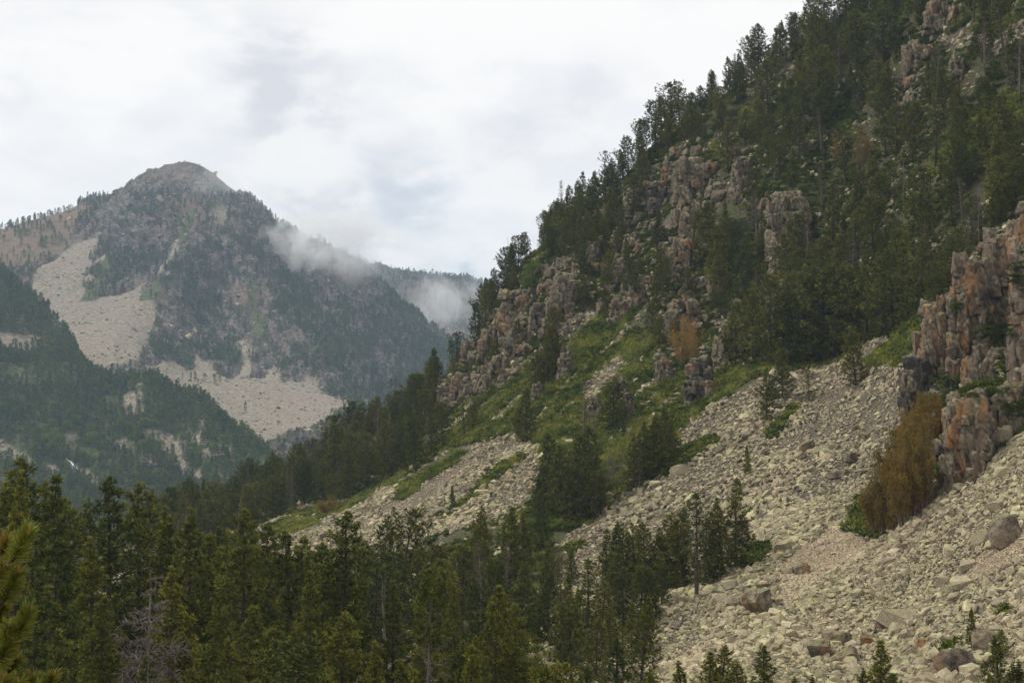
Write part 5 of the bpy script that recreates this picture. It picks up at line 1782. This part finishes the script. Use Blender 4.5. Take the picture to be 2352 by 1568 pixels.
def stone_noun(t):
    tone = 'pinkish' if t[6] > .5 else ('dark' if t[7] < .28 else ('bright pale' if t[7] > .74 else 'lichen-yellow'))
    shp = 'flat slab' if t[8] in flat_ids else ('block' if t[8] in (2, 6, 11) else 'angular stone')
    return '%s %s' % (tone, shp)


LAND_T = LAND
LAND = [(q[0], q[1], ph) for q, ph in zip(BIG, ['the orange-based grey boulder', 'the dark angular boulder', 'the low dark slab', 'the black-topped tan block', 'the rust-brown boulder on gravel', 'the big dark boulder',
        'the yellow-green block', 'the white pointed wedge', 'the very large slab', 'the orange upright block', 'the dark pile', 'the pinkish dark block', 'the long dark block', 'the brown upright block', 'the small rust block',
        'the huge leaning slab', 'the big pinkish block', 'the flat pale boulder', 'the large pale green boulder', 'the broad pale slab', 'the squarish pale boulder', 'the long yellowish slab', 'the high flat slab', 'the cliff-foot dark boulder',
        'the light green slab', 'the small white stone', 'the tiny white stone', 'the upright white stone', 'the leaning square slab', 'the boulder under pines', 'the grey-green boulder', 'the upright pale stone', 'the juniper-foot boulder',
        'the rounded pale boulder', 'the light flat boulder', 'the grey boulder by junipers', 'the pale block by the green streak', 'the long dark ledge', 'the brown top boulder'])]
LAND += [t for t in LAND_T if 1250 < t[0] and t[1] > 780] + [(1040, 1140, 'the slim young pine on the lower scree')]
labs = where_labels(items, lambda t: (t[0], t[1]), stone_noun)
nrm = hill.normal(np.array([t[2] for t in items]), np.array([t[3] for t in items]))
eul = slope_euler(nrm, rgb.uniform(0, 6.28, len(items)), rgb, .22)
for k, t in enumerate(items):
    lab, grp = labs[k]
    o = place_rock('boulder', STONES[t[8]], t[2], t[3], t[4] + .10 * t[5], 'large ' + lab, 'boulder', group='large stones lying on the scree')
    o.rotation_euler = tuple(eul[k])
    s = t[5]
    o.scale = (s, s * rgb.uniform(.85, 1.15), s * rgb.uniform(.9, 1.3))
    o['hue'] = t[6]
    o['val'] = t[7]
LAND = LAND_T

# ------------------------------------------------------------------ the scree itself: stones nobody could count
def stone_field(name, n, yr, ar, mask, med, sig, hue_mu, rg, jitter=.36, lift=.14, min_px=0.0, flat=1.2):
    x, y, z = sample(hill, n, rg, yr, ar)
    PP = np.stack([x, y, z], 1)
    ok = mask(PP) & hill.visible(x, y, z, .5)
    u, v = to_pix(x, y, z)
    ok &= (u > -60) & (u < PW + 330) & (v < PH + 140) & (v > -60)
    x, y, z, PP = x[ok], y[ok], z[ok], PP[ok]
    patch = fbm(PP / 7.0, 3, 400)
    s = np.exp(rg.normal(math.log(med), sig, len(x)) + .58 * patch)
    s = np.clip(np.maximum(s, min_px * y / FPX), .08, 1.5)
    nr = hill.normal(x, y)
    e = slope_euler(nr, rg.uniform(0, 6.28, len(x)), rg, jitter)
    sc = np.stack([s, s * rg.uniform(.8, 1.2, len(x)), s * rg.uniform(.8, 1.3, len(x)) * flat], 1)
    hue = np.clip(hue_mu + .22 * fbm(PP / 5.0, 3, 410) + rg.normal(0, .2, len(x)), 0, 1)
    val = np.clip(rg.normal(.5, .25, len(x)) + .16 * fbm(PP / 9.0, 2, 420), 0, 1)
    P0 = np.stack([x, y, z + lift * s], 1)
    return P0, e, sc, rg.integers(0, len(STONES), len(x)), hue, val


rgs = np.random.default_rng(77)
green_ = lambda q: zone_mask(Z_GREEN, q, 7, 21, 6.0) & ~zone_mask(Z_STRIP, q, 4, 8, 8.0)
rock_ = lambda q: zone_mask(Z_ROCK, q, 12, 5, 7.0)
grav_ = lambda q: zone_mask(Z_GRAVEL, q, 9, 14, 5.0)
scree_ = lambda q: zone_mask(Z_SCREE, q, 7, 8, 8.0) & ~green_(q) & ~rock_(q)
sets = [stone_field('s', 150000, (80, 150), (-0.02, 0.45), lambda q: scree_(q) & ~grav_(q), .40, .42, .16, rgs),
        stone_field('s', 170000, (150, 330), (-0.2, 0.45), lambda q: scree_(q) & ~grav_(q), .48, .38, .20, rgs),
        stone_field('s', 420000, (96, 150), (0.10, 0.37), lambda q: scree_(q) & grav_(q), .17, .35, .6, rgs),
        stone_field('s', 250000, (150, 280), (-0.2, 0.36), lambda q: scree_(q) & grav_(q), .19, .35, .6, rgs),
        stone_field('s', 70000, (84, 340), (-0.3, 0.45), lambda q: rock_(q) | (green_(q) & (fbm(q / 4, 3, 66) > .36)), .55, .45, .25, rgs),
        stone_field('s', 60000, (84, 340), (-0.3, 0.45), lambda q: ~scree_(q) & ~green_(q) & ~rock_(q) & (fbm(q / 6, 3, 67) > .0), .6, .5, .3, rgs)]
for gi_ in (2, 3):
    sets[gi_] = sets[gi_][:5] + (np.clip(sets[gi_][5] + .34, 0, 1),)
cat_ = [np.concatenate(c) for c in zip(*sets)]
print('STONES', [len(s[0]) for s in sets])
scatter('scree', cat_[0], cat_[1], cat_[2], cat_[3], STONES, {'hue': cat_[4], 'val': cat_[5]}, kind='stuff')


def cover(name, n, yr, ar, mask, meshes, smin, smax, rg, zs=1.0, T=None):
    T = T or hill
    x, y, z = sample(T, n, rg, yr, ar)
    PP = np.stack([x, y, z], 1)
    ok = mask(PP) & T.visible(x, y, z, .6)
    u, v = to_pix(x, y, z)
    ok &= (u > -60) & (u < PW + 330) & (v < PH + 80) & (v > -60)
    PP = PP[ok]
    s = rg.uniform(smin, smax, len(PP))
    rot = np.stack([rg.normal(0, .15, len(PP)), rg.normal(0, .15, len(PP)), rg.uniform(0, 6.28, len(PP))], 1)
    return PP, rot, np.stack([s, s, s * zs], 1), rg.integers(0, len(meshes), len(PP))


g1 = cover('g', 330000, (90, 330), (-.3, .45), lambda q: (green_(q) & ~rock_(q)) | (~green_(q) & ~scree_(q) & ~rock_(q) & (fbm(q / 5, 3, 74) > .38)), GRASS, .8, 1.7, rgs)
# ribs and ledges of bedrock breaking through the steep ground, past counting
rx, ry, rz_ = sample(hill, 60000, rgs, (100, 330), (-.3, .4))
RP = np.stack([rx, ry, rz_], 1)
ok = rock_(RP) & (fbm(RP / np.array((5., 5., 9.)), 3, 75) > -.15) & hill.visible(rx, ry, rz_, 1.0)
RP = RP[ok]
RP = RP[thin(RP[:, 0], RP[:, 1], np.full(len(RP), 1.75))]
nn = len(RP)
rs = np.clip(np.exp(rgs.normal(math.log(1.4), .4, nn)), .6, 2.1)
tow = np.array([rot_towards_camera(a, b) for a, b in RP[:, :2]])
LEDGE = BLOCKS['cliff_rock'] + BLOCKS['pale_rock'][:5] + BLOCKS['rust_stained_rock'][:4]
print('LEDGES', nn)
scatter('rock_ledges', RP + np.array((0, 0, .25)) * rs[:, None], np.stack([rgs.normal(.0, .16, nn), rgs.normal(.12, .2, nn), tow + rgs.normal(0, .5, nn)], 1),
        np.stack([rs * rgs.uniform(.7, 1.4, nn), rs * rgs.uniform(.7, 1.1, nn), rs * rgs.uniform(.8, 2.0, nn)], 1), rgs.integers(0, len(LEDGE), nn), LEDGE, kind='stuff')
print('GRASS', len(g1[0]))
scatter('grass', *g1, GRASS, kind='stuff')
s1 = cover('j', 110000, (90, 330), (-.3, .45), lambda q: (green_(q) & (fbm(q / 5, 3, 71) > -.02)) | (~green_(q) & ~scree_(q) & (fbm(q / 6, 3, 72) > -.12)), SHRUBS, .5, 1.5, rgs, .8)
jun = [p for p in Z_GREEN[6:14]]
s2 = cover('j', 60000, (84, 230), (0, .4), lambda q: zone_mask(jun, q, 6, 21, 4.0), SHRUBS, .5, 1.2, rgs, .8)
s3 = cover('j', 90000, (95, 330), (-.1, .4), lambda q: rock_(q) & (fbm(q / 4, 3, 73) > -.02), SHRUBS, .5, 1.1, rgs, .8)
# green mats on the ledges of the cliff
from mathutils.bvhtree import BVHTree
bpy.context.view_layer.update()
hits = []
for o in cl.children:
    me = o.data
    co = np.empty(len(me.vertices) * 3, np.float32)
    me.vertices.foreach_get('co', co)
    Mx = np.array(o.matrix_world)
    W = co.reshape(-1, 3) @ Mx[:3, :3].T + Mx[:3, 3]
    tree = BVHTree.FromPolygons([tuple(q) for q in W], [tuple(f.vertices) for f in me.polygons])
    hits.append(tree)
mats = []
for (pu, pv, ru, rv, n_) in ((2290, 765, 42, 26, 46), (2280, 895, 60, 14, 46), (2190, 700, 26, 14, 16), (2330, 940, 26, 18, 16), (2150, 880, 16, 30, 10), (2330, 620, 20, 26, 14), (2225, 890, 20, 10, 12)):
    for q in range(n_):
        a, e = pix_ray(pu + rgs.normal(0, ru * .5), pv + rgs.normal(0, rv * .5))
        d = Vector((float(a), 1.0, float(e))).normalized()
        best = None
        for tree in hits:
            h_ = tree.ray_cast(Vector((0, 0, 0)), d)
            if h_[0] is not None and (best is None or h_[3] < best[1]):
                best = (h_[0], h_[3])
        if best:
            mats.append(np.array(best[0]) - np.array(d) * .45)
mats = np.array(mats)
mz = rgs.uniform(.5, 1.1, len(mats))
s4 = (mats, np.stack([rgs.normal(0, .2, len(mats)), rgs.normal(0, .2, len(mats)), rgs.uniform(0, 6.28, len(mats))], 1), np.stack([mz, mz, mz * .7], 1), rgs.integers(0, len(SHRUBS), len(mats)))
sj = [np.concatenate(c) for c in zip(s1, s2, s3, s4)]
print('SHRUBS', len(sj[0]))
scatter('juniper', *sj, SHRUBS, kind='stuff')

# ------------------------------------------------------------------ forests of the far slopes
def far_forest(T, n, dens, hmin, hmax, rg, n_green=0.0, dry=.06):
    x, y, z = sample(T, n, rg)
    PP = np.stack([x, y, z], 1)
    u, v = to_pix(x, y, z)
    ok = (rg.random(n) < dens(PP)) & (u > -80) & (u < 1330) & (v < 1350) & T.visible(x, y, z, 6.0)
    PP = PP[ok]
    kp = thin(PP[:, 0], PP[:, 1], np.full(len(PP), hmin * .42))
    PP = PP[kp]
    m = len(PP)
    h = rg.uniform(hmin, hmax, m) / 10.0 * np.clip(1.5 - PP[:, 2] / 330.0, .55, 1) * np.where((PP[:, 2] > 252) & (PP[:, 1] < 1800), .5, 1)
    w = h * rg.uniform(.9, 1.3, m)
    r = rg.random(m)
    idx = np.where(r < dry, rg.integers(4, 6, m), rg.integers(0, 4, m))
    idx = np.where(rg.random(m) < n_green, rg.integers(6, 8, m), idx)
    rot = np.stack([np.zeros(m), np.zeros(m), rg.uniform(0, 6.28, m)], 1)
    return PP - np.array((0, 0, .4)), rot, np.stack([w, w, h], 1), idx


rgf = np.random.default_rng(88)
m_of = lambda Zp, w, sd, wl: (lambda q: zone_mask(Zp, q, w, sd, wl).astype(float))
ms_, mh_, mg_ = m_of(Z_MS, 12, 61, 32.0), m_of(Z_MH, 9, 62, 40.0), m_of(Z_MG, 5, 63, 25.0)


def d_mount(q):
    base = np.clip(.62 + 1.7 * fbm(q / np.array((45., 90., 110.)), 4, 501), .08, 1)
    isl = np.clip(fbm(q / 30.0, 3, 502) - .55, 0, 1) * 2.0
    s, h, g = ms_(q), mh_(q), mg_(q)
    low = np.clip((60 - q[:, 2]) / 60, 0, 1)
    out = base * (1 - s) * (1 - .9 * h) * (1 - .75 * g) + s * isl * low * .35 + h * np.clip(fbm(q / 45.0, 3, 503) - .1, 0, 1) * .6
    uu, vv = to_pix(q[:, 0], q[:, 1], q[:, 2])
    return np.clip(out, 0, 1) * np.where((q[:, 2] > 252), .6, 1)


ff = [far_forest(mount, 110000, d_mount, 5.5, 10.0, rgf, .01, .05),
      far_forest(far, 26000, lambda q: np.clip(.55 + .8 * fbm(q / 60, 3, 504), .1, 1), 8, 12, rgf, 0, .03)]
os_, og_ = m_of(Z_OS, 8, 95, 14.0), m_of(Z_OG, 8, 96, 14.0)
ff.append(far_forest(mor, 60000, lambda q: np.clip(0.92 - 1.0 * os_(q) - .88 * og_(q) + .6 * fbm(q / 30, 3, 505) - .15 * (q[:, 1] < 800), 0.02, 1), 6.5, 11.0, rgf, .06, .07))
ss_ = m_of([c3([(-300, 150), (60, 165), (150, 180), (290, 185), (240, 250), (160, 300), (-300, 270)]), c3([(380, 60), (420, 130), (440, 200), (400, 180), (360, 120)])], 6, 99, 12.0)
ff.append(far_forest(spur, 14000, lambda q: np.clip(1.0 - .97 * ss_(q), 0.02, 1), 8, 12.5, rgf, 0, .10))
fc_ = [np.concatenate(c) for c in zip(*ff)]
print('FAR', [len(f[0]) for f in ff])
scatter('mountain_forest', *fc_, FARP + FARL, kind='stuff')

# pale blocks of rock showing through on the mountain face
x, y, z = sample(mount, 80000, rgf)
PP = np.stack([x, y, z], 1)
u, v = to_pix(x, y, z)
pr = (1 - ms_(PP)) * (1 - .6 * mh_(PP)) * np.clip(.2 + fbm(PP / 40., 3, 510), 0, 1) * .45 + ms_(PP) * .4
ok = (rgf.random(len(x)) < pr) & (u > -60) & (u < 1330) & mount.visible(x, y, z, 2.0)
PP = PP[ok]
big = np.exp(rgf.normal(math.log(2.6), .55, len(PP))) * np.where(ms_(PP) > .5, .6, 1.0)
x2, y2, z2 = sample(mor, 26000, rgf)
P2 = np.stack([x2, y2, z2], 1)
u2, v2 = to_pix(x2, y2, z2)
ok2 = (os_(P2) > .5) & (rgf.random(len(x2)) < .9) & (u2 > -60) & (u2 < 1000) & mor.visible(x2, y2, z2, 1.0)
P2 = P2[ok2]
b2 = np.exp(rgf.normal(math.log(1.2), .45, len(P2)))
x3, y3, z3 = sample(far, 9000, rgf)
P3 = np.stack([x3, y3, z3], 1)
ok3 = (rgf.random(len(x3)) < .4) & far.visible(x3, y3, z3, 2)
P3 = P3[ok3]
b3 = np.exp(rgf.normal(math.log(2.6), .5, len(P3)))
PA = np.concatenate([PP, P2, P3])
sA = np.concatenate([big, b2, b3])
n = len(PA)
print('FARSTONE', n)
scatter('mountain_rocks', PA, np.stack([rgf.normal(0, .5, n), rgf.normal(.0, .5, n), rgf.uniform(0, 6.28, n)], 1), np.stack([sA, sA, sA * rgf.uniform(.8, 1.8, n)], 1),
        rgf.integers(0, len(STONES), n), STONES, {'hue': np.clip(rgf.normal(.55, .25, n), 0, 1), 'val': np.clip(rgf.normal(.42, .25, n), 0, 1)}, kind='stuff')

# ------------------------------------------------------------------ fallen trunks, the cascade
def log(u0, v0, u1, v1, r, label):
    a, b = hill.hit([u0, u1], [v0, v1])
    if np.isnan(a[0]) or np.isnan(b[0]):
        return
    tb = Tubes()
    s = np.linspace(0, 1, 7)[:, None]
    p = a + (b - a) * s + np.random.default_rng(int(u0)).normal(0, .05, (7, 3)) + np.array((0, 0, r * .9))
    zg = hill.height(p[:, 0], p[:, 1])
    p[:, 2] = np.maximum(p[:, 2], zg + r * .6)
    tb.add(p - a, np.linspace(r, r * .45, 7), 8)
    for k in (2, 4, 5):
        tb.add([p[k] - a, p[k] - a + np.array((.2, -.2, .5)), p[k] - a + np.array((.3, -.3, 1.0))], (r * .3, r * .2, r * .08), 4)
    o = link('fallen_trunk', mat_to(tb.mesh('fallen_trunk'), M_DEAD))
    o.location = a
    o['label'] = label
    o['category'] = 'fallen trunk'


log(1545, 1450, 1606, 1408, .24, 'grey fallen trunk at the lower left margin of the scree')
log(1100, 940, 1152, 912, .32, 'dark rotting trunk lying on the upper left of the grass slope')
log(1170, 931, 1188, 910, .2, 'short pale fallen trunk on the grass slope')
log(1400, 1232, 1440, 1206, .2, 'thin pale trunk among the lower left boulders')

wp = mor.hit(*np.array(c3([(418, 962), (440, 980), (462, 1000), (485, 1020), (500, 1035), (520, 1045)])).T)
wp = wp[~np.isnan(wp[:, 0])]
if len(wp) > 2:
    m, t = material('white_water')
    n = t.noise(t.n('ShaderNodeNewGeometry').outputs['Position'], 1.2, 4, .6)
    finish(t, t.mix(t.ramp(n, .3, .6), (.45, .5, .52), (.85, .87, .88)), .4, n, .5, .2, spec=.5)
    tb = Tubes()
    s = np.linspace(0, 1, 24)
    si = np.linspace(0, 1, len(wp))
    q = np.stack([np.interp(s, si, wp[:, k]) for k in range(3)], 1)
    q[:, 0] += .6 * fbm(np.stack([s * 9, s * 0, s * 0], 1), 2, 5)
    q[:, 2] += .15
    tb.add(q, .5 + .25 * np.abs(fbm(np.stack([s * 14, s * 0, s * 0 + 3], 1), 2, 6)), 6)
    link('cascade', mat_to(tb.mesh('cascade'), m), kind='structure')

# ------------------------------------------------------------------ the pine bough beside the photographer
rgn = np.random.default_rng(99)
m, t = material('near_needles')
tint, tp = attr(t, 'tint'), attr(t, 'tip')
c = t.mix(tint, (0.115, 0.145, 0.020), (0.27, 0.275, 0.042))
c = t.mix(tp, c, (0.30, 0.17, 0.045))
finish(t, c, .5, spec=.3, trans=.15)
M_NEEDLE = m
m, t = material('pine_buds')
finish(t, (.34, .16, .07), .6)
M_BUDS = m
TX, TY = -2.75, 5.6
zg = float(hill.height(np.array([TX]), np.array([TY]))[0])
root = thing('pine_tree', 'close pine bough with long needles and orange buds at the left edge', 'pine', (TX, TY, zg))
tb = Tubes()
tpz = np.linspace(0, 3.3, 7)
tb.add(np.stack([.03 * np.sin(tpz * 2), .03 * np.cos(tpz * 3), tpz - .1], 1), .06 - .013 * tpz, 8)
nb = Tubes()
NV, NF, NT_, NTP = [], [], [], []
BV = Tubes()
off = 0
shoots = [(63, 1222, 5.0, 0, .95), (17, 1240, 5.1, .7, .9), (-12, 1262, 5.2, .4, 1), (40, 1268, 5.2, .1, .8), (6, 1300, 5.0, .5, .9), (40, 1318, 5.1, .1, .9), (-20, 1330, 5.1, .2, 1), (12, 1392, 5.2, .35, .6), (66, 1402, 5.0, .05, .9), (46, 1424, 5.1, .1, .8),
          (20, 1440, 5.0, .1, .9), (26, 1470, 5.0, .2, .9), (8, 1500, 5.1, .1, .9), (36, 1515, 5.2, .05, .9), (122, 1552, 5.0, .15, .7), (74, 1560, 5.1, .25, .9), (40, 1572, 5.0, .1, 1), (4, 1560, 5.0, .3, 1), (95, 1590, 5.0, .1, 1), (-25, 1430, 5.2, .2, 1)]
for u, v, Y, red, sc in shoots:
    a, e = pix_ray(u, v)
    tipp = np.array((a * Y, Y, e * Y)) - np.array((TX, TY, zg))
    d = unit(np.array((rgn.uniform(.2, .6), rgn.uniform(-.4, .1), rgn.uniform(.45, 1.0))))
    ln = .13 * sc
    b0 = tipp - d * ln
    st = np.array((0, 0, max(.3, b0[2] - .25 - .12 * abs(b0[0]))))
    mid = st * .45 + b0 * .55 + np.array((0, 0, -.08))
    nb.add([st, mid, b0, tipp], (.016, .012, .007, .004), 5)
    n = 420
    s = rgn.uniform(0, 1, n)
    base = b0 + d * (ln * s)[:, None]
    side = unit(np.cross(np.tile(d, (n, 1)), rgn.normal(0, 1, (n, 3))))
    dirn = unit(side * (1.0 - .35 * s)[:, None] + d * (.55 + .5 * s)[:, None])
    L = .062 * sc * rgn.uniform(.75, 1.1, n)
    wv = unit(np.cross(dirn, rgn.normal(0, 1, (n, 3)))) * .0019
    tipn = base + dirn * L[:, None] + np.array((0, 0, -.004))
    V = np.stack([base - wv, base + wv, tipn + wv * .5, tipn - wv * .5], 1).reshape(-1, 3)
    NV.append(V)
    NF.append(np.arange(n)[:, None] * 4 + np.arange(4)[None] + off)
    off += 4 * n
    NT_.append(np.repeat(rgn.uniform(0, 1, n), 4))
    NTP.append(np.repeat((rgn.random(n) < red) * rgn.uniform(.5, 1, n), 4))
    for q in range(int(rgn.integers(1, 3))):
        bd = unit(d + rgn.normal(0, .25, 3))
        p0 = tipp + rgn.normal(0, .004, 3)
        BV.add([p0, p0 + bd * .012, p0 + bd * .028], (.003, .0036, .001), 6)
link('trunk', mat_to(tb.mesh('trunk'), M_BARK), None, root)
link('branches', mat_to(nb.mesh('branches'), M_BARK), None, root)
link('needles', mat_to(np_mesh('needles', np.concatenate(NV), np.concatenate(NF), {'tint': np.concatenate(NT_), 'tip': np.concatenate(NTP)}), M_NEEDLE), None, root)
link('buds', mat_to(BV.mesh('buds'), M_BUDS), None, root)

# ------------------------------------------------------------------ haze and the mist on the peak
def box(name, lo, hi):
    x0, y0, z0 = lo
    x1, y1, z1 = hi
    V = [(x0, y0, z0), (x1, y0, z0), (x1, y1, z0), (x0, y1, z0), (x0, y0, z1), (x1, y0, z1), (x1, y1, z1), (x0, y1, z1)]
    F = [(0, 3, 2, 1), (4, 5, 6, 7), (0, 1, 5, 4), (1, 2, 6, 5), (2, 3, 7, 6), (3, 0, 4, 7)]
    return np_mesh(name, np.array(V, float), np.array(F))


HAZE = 0.00013
m = bpy.data.materials.new('haze_air')
m.use_nodes = True
t = NT(m.node_tree)
vol = t.n('ShaderNodeVolumePrincipled', {'Color': (0.54, 0.74, 1.0, 1), 'Density': HAZE, 'Anisotropy': 0.1})
t.n('ShaderNodeOutputMaterial', {1: vol.outputs[0]})
link('haze', box('haze', (-4100, -600, -112), (4100, 6100, 345)), m, kind='stuff')


def mist(u0, v0, u1, v1, Y, depth, dens, seed, label, noise_scale=.034, cut=(.44, .66)):
    a0, e1 = pix_ray(u0, v0)
    a1, e0 = pix_ray(u1, v1)
    lo = np.array((a0 * Y, Y - depth / 2, e0 * Y))
    hi = np.array((a1 * Y, Y + depth / 2, e1 * Y))
    c = (lo + hi) / 2
    r = (hi - lo) / 2
    m = bpy.data.materials.new('mist')
    m.use_nodes = True
    t = NT(m.node_tree)
    co = t.n('ShaderNodeTexCoord').outputs['Object']
    n = t.noise(t.n('ShaderNodeMapping', {0: co, 'Location': (seed * 31, seed * 17, 0)}).outputs[0], noise_scale, 6, .62, .9)
    # soft ellipsoid edge
    q = t.n('ShaderNodeVectorMath', {0: co, 1: tuple(1 / k for k in r)}, operation='MULTIPLY').outputs[0]
    rad = t.n('ShaderNodeVectorMath', {0: q}, operation='LENGTH').outputs['Value']
    edge = t.ramp(rad, 1.0, .15)
    body = t.ramp(t.math('ADD', n, t.math('MULTIPLY', t.math('SUBTRACT', edge, .5), .20)), cut[0], cut[1])
    dn = t.math('MULTIPLY', t.math('MULTIPLY', body, edge), dens)
    vol = t.n('ShaderNodeVolumePrincipled', {'Color': (1, 1, 1, 1), 'Density': dn, 'Anisotropy': 0.0})
    t.n('ShaderNodeOutputMaterial', {1: vol.outputs[0]})
    o = link('mist', box('mist', tuple(-r), tuple(r)), m, kind='stuff')
    o.location = c
    return o


mist(500, 390, 1000, 720, 1590, 190, .040, 1, '', .026, (.47, .70))
mist(360, 330, 640, 540, 1640, 120, .013, 2, '', .03, (.46, .70))
mist(860, 590, 1180, 800, 1900, 170, .024, 3, '', .024, (.46, .70))
